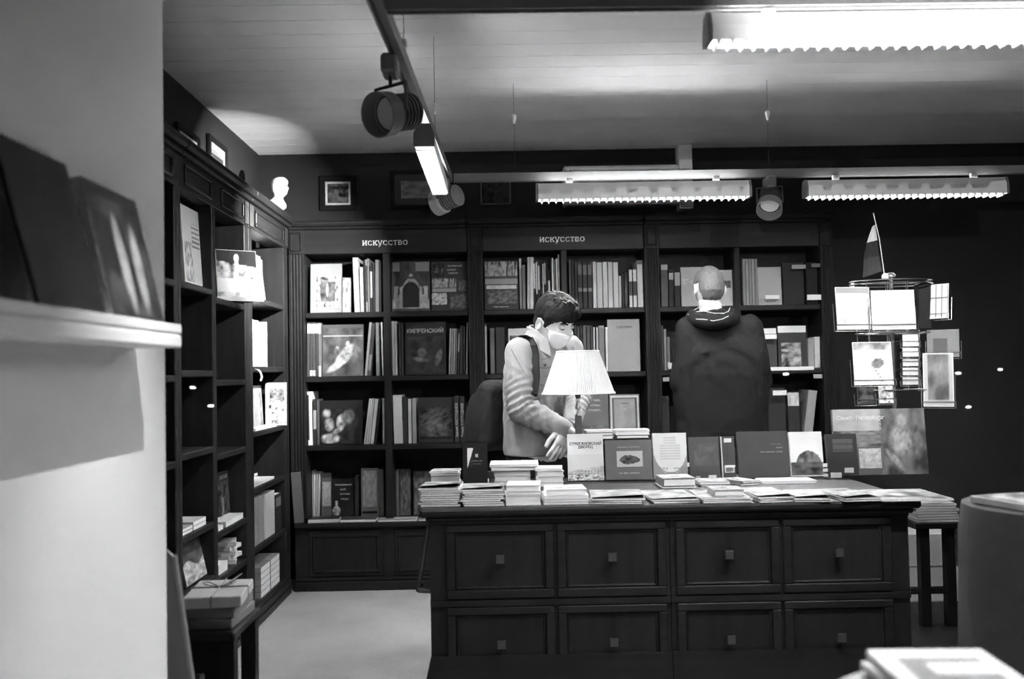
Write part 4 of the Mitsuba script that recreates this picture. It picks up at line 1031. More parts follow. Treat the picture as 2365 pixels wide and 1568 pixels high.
for k in range(seg):
    fs += [[ix(0, 0, k), ix(1, 0, k), ix(1, 0, k + 1)], [ix(0, 0, k), ix(1, 0, k + 1), ix(0, 0, k + 1)]]
    e = rows - 1
    fs += [[ix(0, e, k), ix(1, e, k + 1), ix(1, e, k)], [ix(0, e, k), ix(0, e, k + 1), ix(1, e, k + 1)]]
part(lp, 'shade', trimesh.Trimesh(vs, fs, process=False), 'cloth', False, 0.66)
for zc, rr in ((s_bot[2], rb), (s_top[2], rt)):
    part(lp, 'trim', moved(lathe([(rr - 0.004, -0.003), (rr + 0.003, -0.003), (rr + 0.003, 0.004), (rr - 0.004, 0.004), (rr - 0.004, -0.003)], 60), M((s_bot[0], YLMP, zc))), 'cloth', 30, None) if False else None
trim = [moved(lathe([(rr - 0.004, -0.003), (rr + 0.002, -0.003), (rr + 0.002, 0.003), (rr - 0.004, 0.003), (rr - 0.004, -0.003)], 72), M((s_bot[0], YLMP, zc))) for zc, rr in ((s_bot[2] + 0.002, rb), (s_top[2], rt))]
for m in trim:
    part(lp, 'shade_trim', m, 'cloth', False, 0.8)
zc0 = P(1336, 960, Y=YLMP)[2]
part(lp, 'column', cat([cbox(lc[0] - 0.0135, lc[0] + 0.0135, YLMP - 0.0135, YLMP + 0.0135, ZTOP + 0.012, zc0, 0.002), cbox(lc[0] - 0.022, lc[0] + 0.020, YLMP - 0.026, YLMP + 0.026, ZTOP + 0.0005, ZTOP + 0.012, 0.003)]), 'dark_metal')
stemp = [(0, 0), (0.012, 0), (0.012, 0.006), (0.006, 0.010), (0.006, 0.02), (0.012, 0.03), (0.013, 0.038), (0.008, 0.048), (0.006, 0.058), (0.010, 0.066), (0.010, 0.072), (0, 0.072)]
part(lp, 'crystal_stem', moved(lathe(stemp, 24), M((lc[0], YLMP, zc0))), 'clear_solid', 40)
part(lp, 'socket', moved(lathe([(0, 0.072), (0.008, 0.072), (0.011, 0.08), (0.011, 0.12), (0, 0.12)], 20), M((lc[0], YLMP, zc0))), 'dark_metal', 40)
part(lp, 'shade_carrier', cat([tube([V(lc[0], YLMP, zc0 + 0.11), V(lc[0], YLMP, s_top[2] - 0.004)], 0.002, 6)] + [tube([V(lc[0], YLMP, s_top[2] - 0.004), V(s_bot[0] + rt * math.cos(a), YLMP + rt * math.sin(a), s_top[2] - 0.001)], 0.0016, 5) for a in (0.3, 2.4, 4.5)]), 'dark_metal')
bulb = lathe([(0, 0.12), (0.012, 0.12), (0.014, 0.13), (0.028, 0.152), (0.03, 0.165), (0.022, 0.184), (0, 0.192)], 20)
part(lp, 'bulb', moved(bulb, M((lc[0], YLMP, zc0))), 'white_metal', True)
# ------------------------------------------------------------------ people
MF = manifold3d.Manifold


def ball(p, r, n=22):
    return MF.sphere(float(r), n).translate([float(c) for c in p])


def limb(*pr_):
    """hull of spheres (p, r)"""
    return MF.batch_hull([ball(p, r) for p, r in pr_])


def chain(ps, rs):
    return [limb((ps[i], rs[i]), (ps[i + 1], rs[i + 1])) for i in range(len(ps) - 1)]


def skin_over(parts_, edge=0.012, it=12, add=None):
    m = MF.batch_boolean(parts_, manifold3d.OpType.Add).refine_to_length(edge).to_mesh()
    t = trimesh.Trimesh(m.vert_properties[:, :3], m.tri_verts, process=True)
    return smoothed(t, it)


def smoothed(t, it):
    """Taubin smoothing that leaves alone the few corners it would throw far"""
    before = t.vertices.copy()
    trimesh.smoothing.filter_taubin(t, iterations=it)
    far = np.linalg.norm(t.vertices - before, axis=1) > 0.02
    v = t.vertices.copy()
    v[far] = before[far]
    t.vertices = v
    return t


def hand(w, d, n, side, curl=0.5, s=1.0):
    """capsules of a hand: wrist w, direction d, palm normal n (towards what it holds), side vector of the thumb"""
    d, n, side = (V(*q) / np.linalg.norm(q) for q in (d, n, side))
    out = [limb((w, 0.024 * s), (w + d * 0.03 * s + side * 0.022 * s, 0.017 * s), (w + d * 0.03 * s - side * 0.022 * s, 0.016 * s), (w + d * 0.088 * s + side * 0.026 * s, 0.0125 * s), (w + d * 0.082 * s - side * 0.028 * s, 0.0115 * s))]
    for k, (o, l) in enumerate(((0.027, 0.072), (0.009, 0.082), (-0.010, 0.076), (-0.028, 0.060))):
        b = w + d * (0.088 - 0.004 * abs(k - 1)) * s + side * o * s
        pts, dirv = [b], d + side * 0.05 * (1.5 - k)
        for j, f in enumerate((0.45, 0.31, 0.24)):
            a = curl * (0.5 + 0.55 * j)
            dv = dirv * math.cos(a) + n * math.sin(a)
            pts.append(pts[-1] + dv / np.linalg.norm(dv) * l * f * s)
        out += chain(pts, [0.0098 * s, 0.0092 * s, 0.0085 * s, 0.0072 * s])
    b = w + d * 0.028 * s + side * 0.024 * s
    t1 = b + (side * 0.75 + d * 0.6 + n * 0.25) * 0.036 * s
    t2 = t1 + (side * 0.25 + d * 0.85 + n * 0.35) * 0.030 * s
    t3 = t2 + (d * 0.9 - side * 0.1 + n * 0.4) * 0.022 * s
    out += chain([b, t1, t2, t3], [0.014 * s, 0.0115 * s, 0.0105 * s, 0.0085 * s])
    return out


def head_grid(nu=72, nv=60):
    u = np.linspace(0, 2 * math.pi, nu, endpoint=False)
    v = np.linspace(0, math.pi, nv + 2)[1:-1]
    U, W = np.meshgrid(u, v)
    d = np.stack([np.sin(W) * np.sin(U), np.sin(W) * np.cos(U), np.cos(W)], -1).reshape(-1, 3)
    d = np.r_[d, [[0, 0, 1.0], [0, 0, -1.0]]]
    f = []
    for i in range(nv - 1):
        for k in range(nu):
            a, b = i * nu + k, i * nu + (k + 1) % nu
            f += [[a, a + nu, b + nu], [a, b + nu, b]]
    top, bot = nu * nv, nu * nv + 1
    for k in range(nu):
        f.append([top, k, (k + 1) % nu])
        f.append([bot, (nv - 1) * nu + (k + 1) % nu, (nv - 1) * nu + k])
    m = trimesh.Trimesh(d, f, process=False)
    m.fix_normals()
    return d, np.array(m.faces)


HD, HF = head_grid()


def head_shape(d=HD):
    """the bald head: x to its own right, y forward, z up; metres"""
    p = d * V(0.074, 0.096, 0.112)
    lowf = np.clip(-p[:, 2] / 0.112, 0, 1)
    p[:, 0] *= 1 - 0.33 * lowf ** 1.4
    p[:, 1] += 0.018 * lowf * (d[:, 1] > 0) * d[:, 1]
    p[:, 1] = np.where((d[:, 1] < 0) & (p[:, 2] < -0.02), p[:, 1] * (1 - 0.42 * np.clip((-p[:, 2] - 0.02) / 0.08, 0, 1)), p[:, 1])
    def bump(c, s, amt, dirv):
        g_ = np.exp(-(((p - V(*c)) / V(*s)) ** 2).sum(1))
        return g_[:, None] * V(*dirv) * amt
    q = p.copy()
    q += bump((0, 0.098, -0.012), (0.013, 0.03, 0.024), 0.024, (0, 1, -0.15))
    q += bump((0, 0.10, 0.014), (0.010, 0.03, 0.022), 0.008, (0, 1, 0))
    for s in (-1, 1):
        q += bump((s * 0.030, 0.085, 0.018), (0.017, 0.03, 0.013), -0.010, (0, 1, 0))
        q += bump((s * 0.030, 0.088, 0.038), (0.024, 0.03, 0.010), 0.005, (0, 1, 0))
        q += bump((s * 0.044, 0.070, -0.018), (0.02, 0.03, 0.02), 0.004, (s * 0.6, 0.8, 0))
    q += bump((0, 0.105, -0.058), (0.022, 0.03, 0.012), 0.006, (0, 1, 0))
    q += bump((0, 0.10, -0.095), (0.022, 0.03, 0.018), 0.009, (0, 1, -0.2))
    return q


HEAD = head_shape()


def shell(mask, out, inn=0.012):
    """the head's surface pushed out where mask is 1 and drawn inside it elsewhere: hair, a mask, a cap"""
    n = np.array(trimesh.Trimesh(HEAD, HF, process=False).vertex_normals)
    return HEAD + n * (mask * (out + inn) - inn)[:, None]


def ear(s):
    e = trimesh.creation.icosphere(subdivisions=3)
    v = e.vertices
    r = np.hypot(v[:, 1], v[:, 2])
    v = v * V(0.008, 0.016, 0.028)
    v[:, 0] += s * 0.006 * np.exp(-((r - 0.85) / 0.25) ** 2)
    v[:, 0] -= s * 0.006 * np.exp(-(r / 0.5) ** 2) * (np.sign(e.vertices[:, 0]) == s)
    v[:, 1] -= 0.25 * v[:, 2] * 0.3
    e.vertices = v
    e.apply_transform(M((s * 0.078, -0.012, -0.004), rz=s * 0.35))
    return e


def head_frame(c, face, tilt=0.0):
    """matrix from the head's frame: face = looking direction, tilt = roll towards its own right"""
    y = V(*face) / np.linalg.norm(face)
    x = np.cross(y, [0, 0, 1.0])
    x /= np.linalg.norm(x)
    z = np.cross(x, y)
    c_, s_ = math.cos(tilt), math.sin(tilt)
    x, z = x * c_ - z * s_, z * c_ + x * s_
    m = np.eye(4)
    m[:3, 0], m[:3, 1], m[:3, 2], m[:3, 3] = x, y, z, c
    return m


def strands(verts, mat_, amount, k=55.0, seed=3):
    n = meshkit.fbm(verts * V(k, k, k * 0.35), 3, seed) - 0.5
    return n * amount


def folds(mesh, centre, axis, n, amp, reach):
    """cloth folds: ridges across a bent sleeve round a joint"""
    v = mesh.vertices
    r = v - V(*centre)
    a = r @ (V(*axis) / np.linalg.norm(axis))
    w = np.exp(-(np.linalg.norm(r, axis=1) / reach) ** 2)
    nz = meshkit.noise(v * 16, 5) * 4.0
    mesh.vertices = v + mesh.vertex_normals * (np.sin(a * n + nz) * amp * w)[:, None]


def wrinkle(mesh, amp, k=18, seed=2):
    v = mesh.vertices
    n = meshkit.fbm(v * k, 3, seed) - 0.5
    mesh.vertices = v + mesh.vertex_normals * (n * amp * 2)[:, None]


scene['hair_dark'] = pr(0.006, 0.6, 0.12)
scene['hair_brown'] = pr(0.07, 0.65, 0.2)


def weave(lo, hi):
    return mikit.proc(lambda p, n, uv: mikit.mix((lo,) * 3, (hi,) * 3, mikit.noise(p.x * 600, p.y * 600, p.z * 600) * 0.6 + mikit.fbm(p.x * 30, p.y * 30, p.z * 30, 3) * 0.4))


scene['jacket_pale'] = pr(weave(0.21, 0.33), 0.9, 0.1)
scene['jacket_black'] = pr(weave(0.006, 0.014), 0.85, 0.05)
scene['trousers_cloth'] = pr(weave(0.010, 0.02), 0.9, 0.05)
scene['backpack_cloth'] = pr(weave(0.008, 0.018), 0.7, 0.12)
scene['mask_cloth'] = pr(0.78, 0.85, 0.1)

# ---- the young man at the counter: faces right and a little to the window, head bowed
p1 = thing('person', 'young man in pale denim jacket and white face mask, head bowed behind the lamp', 'person')
f1 = V(0.76, -0.65, 0)
r1 = V(-0.65, -0.76, 0)
up1 = V(0, 0, 1)
pel = P(1246, 1062, Y=4.70)
pel[2] = 0.90
chest = P(1252, 858, Y=4.70)
neck0 = P(1254, 785, Y=4.68)
headc = P(1279, 747, Y=4.635)
shR, elR, wrR = P(1201, 815, Y=4.575), P(1203, 944, Y=4.50), P(1304, 992, Y=4.47)
shL, elL, wrL = P(1312, 806, Y=4.80), P(1336, 915, Y=4.70), P(1318, 985, Y=4.50)
hipR, hipL = pel + r1 * 0.095, pel - r1 * 0.095
knR, knL = V(hipR[0], hipR[1], 0.48) + f1 * 0.03, V(hipL[0], hipL[1], 0.48) + f1 * 0.02
anR, anL = V(hipR[0], hipR[1], 0.08), V(hipL[0], hipL[1], 0.08)
face1 = V(0.60, -0.66, -0.44)
H1 = head_frame(headc, face1, 0.05)
hp = lambda x, y, z, H=H1: (H @ V(x, y, z, 1))[:3]
head_m = MF(manifold3d.Mesh(vert_properties=np.asarray(moved(trimesh.Trimesh(HEAD, HF, process=False), H1).vertices, np.float32), tri_verts=np.asarray(HF, np.uint32)))
ears_m = [MF(manifold3d.Mesh(vert_properties=np.asarray(e.vertices, np.float32), tri_verts=np.asarray(e.faces, np.uint32))) for e in (moved(ear(s), H1) for s in (-1, 1))]
tor = lambda c, w, r: limb((c + r1 * w, r), (c - r1 * w, r))
torso = [MF.batch_hull([ball(pel + r1 * 0.08, 0.10), ball(pel - r1 * 0.08, 0.10), ball(chest + r1 * 0.09, 0.10), ball(chest - r1 * 0.09, 0.10)]),
         MF.batch_hull([ball(chest + r1 * 0.09, 0.10), ball(chest - r1 * 0.09, 0.10), ball(shR - r1 * 0.02, 0.055), ball(shL + r1 * 0.02, 0.055), ball(neck0, 0.06)])]
handR = hand(wrR + V(0.012, -0.006, -0.004), V(0.75, -0.25, -0.42), V(-0.2, 0.1, -0.9), V(-0.15, -0.85, 0.3), 0.55)
handL = hand(wrL + V(-0.01, -0.01, -0.008), V(-0.35, -0.45, -0.65), V(-0.5, 0.3, -0.5), V(-0.6, -0.4, 0.3), 0.5)
bodyp = torso + chain([neck0 - up1 * 0.02, hp(0, -0.03, -0.06)], [0.056, 0.058]) + [head_m] + ears_m + chain([shR, elR, wrR], [0.048, 0.042, 0.027]) + chain([shL, elL, wrL], [0.048, 0.042, 0.027]) + handR + handL
bodyp += chain([hipR, knR, anR], [0.082, 0.056, 0.04]) + chain([hipL, knL, anL], [0.082, 0.056, 0.04])
for an in (anR, anL):
    bodyp += [limb((an - up1 * 0.045 - f1 * 0.03, 0.03), (an - up1 * 0.05 + f1 * 0.12, 0.024))]
part(p1, 'body', skin_over(bodyp, 0.008, 6), 'skin', True)
# eyes and brows
for s in (-1, 1):
    e = trimesh.creation.icosphere(subdivisions=2, radius=0.0115)
    e.apply_translation((s * 0.030, 0.0805, 0.017))
    k = part(p1, 'eye', moved(e, H1), 'skin', True)
    e = trimesh.creation.icosphere(subdivisions=2, radius=1.0)
    e.apply_transform(np.diag([0.008, 0.003, 0.0022, 1]))
    e.apply_translation((s * 0.030, 0.0905, 0.0115))
    part(k, 'lashes', moved(e, H1), 'hair_dark', True)
    part(p1, 'eyebrow', moved(tube([(s * 0.014, 0.097, 0.036), (s * 0.030, 0.0955, 0.041), (s * 0.048, 0.083, 0.036)], [0.003, 0.004, 0.002], 6), H1), 'hair_dark', True)
# hair: full on top with a quiff falling on the forehead, cut short round the ears
x, y, z = HEAD.T
edge = 0.046 - 0.055 * np.clip((0.075 - y) / 0.05, 0, 1) - 0.045 * np.clip((0.0 - y) / 0.05, 0, 1)
edge = np.where((np.abs(x) > 0.05) & (np.abs(y + 0.012) < 0.025), np.maximum(edge, 0.02), edge)
mask = 1 / (1 + np.exp(-(z - edge) / 0.004))
thick = 0.007 + 0.029 * np.clip((z - 0.01) / 0.08, 0, 1) + 0.016 * np.clip((y - 0.02) / 0.06, 0, 1) * (z > 0.04)
hv = shell(mask, thick)
hm = trimesh.Trimesh(hv, HF, process=False).subdivide()
hm.vertices = hm.vertices + hm.vertex_normals * (strands(hm.vertices, None, 0.016, 70))[:, None]
part(p1, 'hair', moved(hm, H1), 'hair_dark', 40)
# face mask with its loop and pleats
mk = (1 / (1 + np.exp(-((-0.006 - z) / 0.002)))) * (1 / (1 + np.exp(-((y - 0.040) / 0.003))))
mv = shell(mk, 0.006 - 0.006 * np.exp(-(x / 0.02) ** 2) * np.exp(-((z + 0.02) / 0.02) ** 2) + 0.001 * np.sin(z * 420))
part(p1, 'face_mask', moved(trimesh.Trimesh(mv, HF, process=False), H1), 'mask_cloth', True)
for s in (-1, 1):
    part(p1, 'mask_loop', moved(cat([tube([(s * 0.063, 0.045, -0.010), (s * 0.078, 0.02, 0.004), (s * 0.085, -0.004, 0.026), (s * 0.088, -0.022, 0.020)], 0.0018, 6),
                                     tube([(s * 0.048, 0.045, -0.066), (s * 0.072, 0.015, -0.050), (s * 0.083, -0.012, -0.036), (s * 0.088, -0.022, -0.022)], 0.0018, 6)]), H1), 'mask_cloth', True)
# jacket: sleeves and body in one, pale denim
jr = lambda c, w, r: ball(c + r1 * w, r)
hem = pel + V(0, 0, 0.02)
jk = [MF.batch_hull([ball(hem + r1 * 0.085, 0.108), ball(hem - r1 * 0.085, 0.108), ball(chest + r1 * 0.10, 0.112), ball(chest - r1 * 0.10, 0.112)]),
      MF.batch_hull([ball(chest + r1 * 0.10, 0.112), ball(chest - r1 * 0.10, 0.112), ball(shR - r1 * 0.03, 0.066), ball(shL + r1 * 0.03, 0.066), ball(neck0 - up1 * 0.02, 0.068)])]
cut = MF.cube([2, 2, 1]).translate([float(pel[0] - 1), float(pel[1] - 1), float(hem[2] - 0.02 - 1)])
up_arm = lambda a, b, r0, r1_: [limb((a, r0), (b, r1_))]
jk += chain([shR, (shR * 0.5 + elR * 0.5), elR], [0.070, 0.066, 0.058]) + chain([elR, elR * 0.4 + wrR * 0.6, wrR - (wrR - elR) * 0.02], [0.060, 0.052, 0.040])
jk += chain([shL, elL], [0.070, 0.060]) + chain([elL, wrL - (wrL - elL) * 0.10], [0.060, 0.040])
jm = (MF.batch_boolean(jk, manifold3d.OpType.Add) - cut).refine_to_length(0.006).to_mesh()
jm = trimesh.Trimesh(jm.vert_properties[:, :3], jm.tri_verts, process=True)
jm = smoothed(jm, 26)
folds(jm, elR + V(0.01, 0, 0.03), elR * 0.3 + wrR * 0.7 - shR, 210, 0.0085, 0.085)
folds(jm, (elR + wrR) / 2, wrR - elR + V(0, 0, 0.12), 190, 0.005, 0.11)
folds(jm, shR + V(0.03, -0.02, -0.09), V(0.6, 0, 0.8), 130, 0.005, 0.085)
folds(jm, elL, wrL - shL, 210, 0.0055, 0.11)
folds(jm, shL + V(0.0, -0.03, -0.04), V(0.9, 0.1, 0.2), 200, 0.005, 0.08)
wrinkle(jm, 0.004, 16)
jk_key = part(p1, 'jacket', jm, 'jacket_pale', True)
# collar: a stiff turned-down band round the neck, open at the throat
ca = np.linspace(-2.45, 2.45, 25)
inner, outer = [], []
for a in ca:
    dv = -f1 * math.cos(a) + r1 * math.sin(a)
    rise = 0.070 - 0.055 * (abs(a) / 2.45) ** 2
    inner.append(neck0 + dv * 0.066 + up1 * rise + f1 * 0.01)
    outer.append(neck0 + dv * (0.094 + 0.028 * (abs(a) / 2.45) ** 3) + up1 * (rise - 0.060 - 0.035 * (abs(a) / 2.45) ** 3) + f1 * 0.01)
inner, outer = np.array(inner), np.array(outer)
col = ribbon((inner + outer) / 2, (outer - inner) / 2, 0.003)
part(jk_key, 'collar', col, 'jacket_pale', 30)
band = np.array([neck0 + (-f1 * math.cos(a) + r1 * math.sin(a)) * 0.070 + up1 * (0.035 - 0.05 * (abs(a) / 2.45) ** 2) for a in ca])
part(jk_key, 'collar_stand', ribbon(band, np.repeat([[0, 0, 0.030]], len(ca), 0), 0.003), 'jacket_pale', 30)


def on_jacket(px, py, lift=0.004):
    """the place on the jacket's front that a pixel sees"""
    d = P(px, py, Y=4.0) - EYE
    loc, _, tri = jm.ray.intersects_location([EYE], [d], multiple_hits=False)
    if len(loc) == 0:
        return P(px, py, Y=4.6), V(0, -1, 0)
    nrm = jm.face_normals[tri[0]]
    return loc[0] + nrm * lift, nrm


def patch_on(name, poly, thick=0.004, mat='jacket_pale', lift=0.001):
    """a stitched cloth patch: its outline laid on the jacket"""
    ps, ns = zip(*[on_jacket(*q, lift) for q in poly])
    ps, n = np.array(ps), np.mean(ns, 0)
    n /= np.linalg.norm(n)
    part(jk_key, name, hull(np.r_[ps - n * 0.006, ps + n * thick]), mat)


patch_on('pocket_flap', [(1242, 832), (1272, 826), (1272, 846), (1258, 850), (1242, 848)])
patch_on('pocket', [(1241, 852), (1272, 850), (1274, 882), (1258, 890), (1241, 884)], 0.002)
scene['seam_thread'] = pr(0.16, 0.9, 0.1)


def seam(*pix, r=0.0016):
    part(jk_key, 'seam', tube([on_jacket(a_, b_, 0.0008)[0] for a_, b_ in pix], r, 5), 'seam_thread')


seam((1240, 832), (1256, 829), (1273, 826))
seam((1241, 849), (1257, 851), (1273, 847))
seam((1239, 868), (1256, 869), (1272, 868))
seam((1240, 885), (1257, 891), (1272, 884))
seam((1181, 806), (1189, 822), (1199, 840), (1210, 858), r=0.0022)
q, n_ = on_jacket(1257, 843, 0.006)
bt = trimesh.creation.icosphere(subdivisions=2, radius=0.006)
bt.apply_translation(q)
part(jk_key, 'button', bt, 'dark_metal', True)
front = [on_jacket(xx, yy, 0.003)[0] for xx, yy in ((1292, 915), (1293, 928), (1295, 942), (1296, 955))]
front = [q_ for q_ in front if np.linalg.norm(q_ - front[0]) < 0.2]
part(jk_key, 'button_band', ribbon(front, np.repeat([0.014 * V(0.8, -0.6, 0)], len(front), 0), 0.003), 'jacket_pale')
cuffp = wrR - (wrR - elR) * 0.06
part(jk_key, 'cuff', skin_over([limb((cuffp - (wrR - elR) * 0.1, 0.046), (cuffp + (wrR - elR) * 0.05, 0.042))], 0.01, 4), 'jacket_pale', True)
# trousers and shoes
tr = [MF.batch_hull([ball(pel + r1 * 0.085, 0.098), ball(pel - r1 * 0.085, 0.098), ball(pel + r1 * 0.085 - up1 * 0.1, 0.095), ball(pel - r1 * 0.085 - up1 * 0.1, 0.095)])]
tr += chain([hipR - up1 * 0.06, knR, anR + up1 * 0.02], [0.098, 0.075, 0.062]) + chain([hipL - up1 * 0.06, knL, anL + up1 * 0.02], [0.098, 0.075, 0.062])
tm = skin_over(tr, 0.018, 10)
wrinkle(tm, 0.006, 10)
part(p1, 'trousers', tm, 'trousers_cloth', True)
for an in (anR, anL):
    sm = skin_over([limb((an - up1 * 0.035 - f1 * 0.04, 0.042), (an - up1 * 0.043 + f1 * 0.13, 0.034), (an + up1 * 0.0, 0.044))], 0.012, 5)
    part(p1, 'shoe', sm, 'dark_metal', True)
wb = [wrL + (wrL - elL) / np.linalg.norm(wrL - elL) * -0.006]
part(p1, 'wristband', skin_over([limb((wb[0] - (wrL - elL) * 0.03, 0.034), (wb[0] + (wrL - elL) * 0.03, 0.033))], 0.01, 3), 'dark_metal', True)
# backpack on his back
bp = thing('backpack', 'black backpack hanging from the masked young man\'s shoulder', 'backpack')
b0 = P(1186, 905, Y=4.76) - f1 * 0.06
b1_ = P(1170, 985, Y=4.78) - f1 * 0.035
pk = skin_over([MF.batch_hull([ball(b0 + r1 * 0.10, 0.055), ball(b0 - r1 * 0.10, 0.055), ball(b0 - f1 * 0.07 + r1 * 0.09 - up1 * 0.05, 0.05), ball(b0 - f1 * 0.07 - r1 * 0.09 - up1 * 0.05, 0.05),
                                ball(b1_ + r1 * 0.11 - up1 * 0.05, 0.06), ball(b1_ - r1 * 0.11 - up1 * 0.05, 0.06), ball(b1_ - f1 * 0.08 + r1 * 0.10 - up1 * 0.06, 0.055), ball(b1_ - f1 * 0.08 - r1 * 0.10 - up1 * 0.06, 0.055)])], 0.012, 8)
wrinkle(pk, 0.010, 12)
part(bp, 'bag', pk, 'backpack_cloth', True)
pocket = skin_over([MF.batch_hull([ball(b1_ - f1 * 0.125 + r1 * a - up1 * b, 0.03) for a in (-0.07, 0.07) for b in (0.09, -0.01)])], 0.012, 6)
part(bp, 'front_pocket', pocket, 'backpack_cloth', True)
zp = [P(1163, 872, Y=4.66), P(1160, 885, Y=4.66), P(1162, 900, Y=4.66)]
part(bp, 'zip_pull', tube(zp, 0.0035, 6), 'chrome')
sp = [P(1196, 798, Y=4.78)] + [on_jacket(xx, yy, 0.010)[0] for xx, yy in ((1207, 781), (1218, 784), (1227, 800), (1232, 820), (1233, 845), (1232, 870), (1230, 890), (1229, 905))] + [P(1227, 925, Y=4.66)]
wd = [0.021 * (V(0.80, -0.60, 0))] * len(sp)
part(bp, 'strap', ribbon(sp, wd, 0.004), 'backpack_cloth', 30)

# ---- the man seen from behind, before the third bookcase
p2 = thing('person', 'man seen from behind in a black hooded jacket, facing the third bookcase', 'person')
YP = 5.50
f2, r2 = V(0.10, 0.995, 0), V(0.995, -0.10, 0)
pel2 = P(1668, 1050, Y=YP)
pel2[2] = 0.95
ch2 = P(1664, 830, Y=YP)
nk2 = P(1645, 722, Y=YP - 0.0)
hc2 = P(1637, 668, Y=YP + 0.02)
sL2, sR2 = P(1594, 762, Y=YP), P(1728, 760, Y=YP)
eL2, eR2 = P(1577, 880, Y=YP), P(1752, 880, Y=YP)
wL2, wR2 = P(1612, 958, Y=YP + 0.20), P(1722, 958, Y=YP + 0.20)
H2 = head_frame(hc2, V(-0.18, 0.97, -0.12), 0.04)
hd2 = moved(trimesh.Trimesh(HEAD, HF, process=False), H2)
asm = lambda t: MF(manifold3d.Mesh(vert_properties=np.asarray(t.vertices, np.float32), tri_verts=np.asarray(t.faces, np.uint32)))
hip2 = [pel2 + r2 * s * 0.10 for s in (-1, 1)]
kn2 = [V(h[0], h[1], 0.50) for h in hip2]
an2 = [V(h[0], h[1], 0.085) for h in hip2]
b2 = [asm(hd2)] + [asm(moved(ear(s), H2)) for s in (-1, 1)] + chain([nk2 - up1 * 0.03, hc2 - up1 * 0.06], [0.060, 0.060])
b2 += [MF.batch_hull([ball(pel2 + r2 * s * 0.09, 0.10) for s in (-1, 1)] + [ball(ch2 + r2 * s * 0.12, 0.11) for s in (-1, 1)]), MF.batch_hull([ball(ch2 + r2 * s * 0.12, 0.11) for s in (-1, 1)] + [ball(sL2 + r2 * 0.02, 0.055), ball(sR2 - r2 * 0.02, 0.055), ball(nk2 - up1 * 0.02, 0.06)])]
b2 += chain([sL2, eL2, wL2], [0.05, 0.043, 0.028]) + chain([sR2, eR2, wR2], [0.05, 0.043, 0.028])
b2 += hand(wL2, V(0.35, 0.75, 0.15), V(0.7, 0.1, 0.2), V(0, 0.1, 1), 0.6) + hand(wR2, V(-0.35, 0.75, 0.15), V(-0.7, 0.1, 0.2), V(0, 0.1, 1), 0.6)
for i in (0, 1):
    b2 += chain([hip2[i], kn2[i], an2[i]], [0.085, 0.058, 0.042]) + [limb((an2[i] - up1 * 0.05 - f2 * 0.03, 0.03), (an2[i] - up1 * 0.055 + f2 * 0.12, 0.024))]
part(p2, 'body', skin_over(b2, 0.010, 6), 'skin', True)
edge2 = 0.045 - 0.10 * np.clip((0.06 - y) / 0.06, 0, 1) - 0.02 * np.clip(-y / 0.06, 0, 1)
edge2 = np.where((np.abs(x) > 0.05) & (np.abs(y + 0.012) < 0.026), np.maximum(edge2, 0.025), edge2)
mask2 = 1 / (1 + np.exp(-(z - edge2) / 0.005))
h2 = trimesh.Trimesh(shell(mask2, 0.006 + 0.008 * np.clip(z / 0.1, 0, 1)), HF, process=False).subdivide()
h2.vertices = h2.vertices + h2.vertex_normals * strands(h2.vertices, None, 0.007, 90, 8)[:, None]
part(p2, 'hair', moved(h2, H2), 'hair_brown', 40)
j2 = [MF.batch_hull([ball(pel2 - up1 * 0.02 + r2 * s * 0.115, 0.125) for s in (-1, 1)] + [ball(ch2 + r2 * s * 0.135, 0.125) for s in (-1, 1)]),
      MF.batch_hull([ball(ch2 + r2 * s * 0.135, 0.125) for s in (-1, 1)] + [ball(sL2 + r2 * 0.03, 0.072), ball(sR2 - r2 * 0.03, 0.072), ball(nk2 - up1 * 0.035, 0.075)])]
j2 += chain([sL2, eL2, wL2 - (wL2 - eL2) * 0.1], [0.080, 0.072, 0.048]) + chain([sR2, eR2, wR2 - (wR2 - eR2) * 0.1], [0.080, 0.072, 0.048])
jm2 = skin_over(j2, 0.014, 12)
folds(jm2, sL2 + V(0.05, -0.05, -0.12), V(0.6, 0, -0.8), 60, 0.008, 0.14)
folds(jm2, sR2 + V(-0.05, -0.05, -0.12), V(-0.6, 0, -0.8), 60, 0.008, 0.14)
wrinkle(jm2, 0.010, 9)
jk2 = part(p2, 'jacket', jm2, 'jacket_black', True)
# hood lying on the shoulders and the collar's edges
hood = []
for a in np.linspace(-1.9, 1.9, 19):
    dv = -f2 * math.cos(a) + r2 * math.sin(a)
    hood.append(nk2 + dv * (0.105 + 0.02 * math.cos(a)) - up1 * (0.012 + 0.040 * math.cos(a)))
hm_ = tube(hood, [0.018] + [0.034 + 0.010 * math.cos(a) for a in np.linspace(-1.9, 1.9, 17)] + [0.018], 12)
wrinkle(hm_, 0.006, 22)
part(jk2, 'hood', hm_, 'jacket_black', True)
scene['piping'] = pr(0.55, 0.6, 0.3)
edge_lines = [[(1586, 728), (1604, 716), (1624, 704), (1642, 701), (1660, 702), (1673, 706)], [(1590, 727), (1610, 720), (1628, 719), (1650, 724), (1672, 724), (1682, 720), (1686, 711)], [(1608, 737), (1628, 738), (1648, 741), (1668, 737), (1682, 730)]]
for i, ln in enumerate(edge_lines):
    pts = []
    for xx, yy in ln:
        d = P(xx, yy, Y=5.0) - EYE
        best = None
        for mm in (hm_, jm2):
            loc, _, tri = mm.ray.intersects_location([EYE], [d], multiple_hits=False)
            if len(loc) and (best is None or loc[0][1] < best[0][1]):
                best = (loc[0], mm.face_normals[tri[0]])
        pts.append(best[0] + best[1] * 0.001 if best else P(xx, yy, Y=YP - 0.10))
    part(jk2, 'piping', tube(pts, 0.0024, 6), 'piping', True)
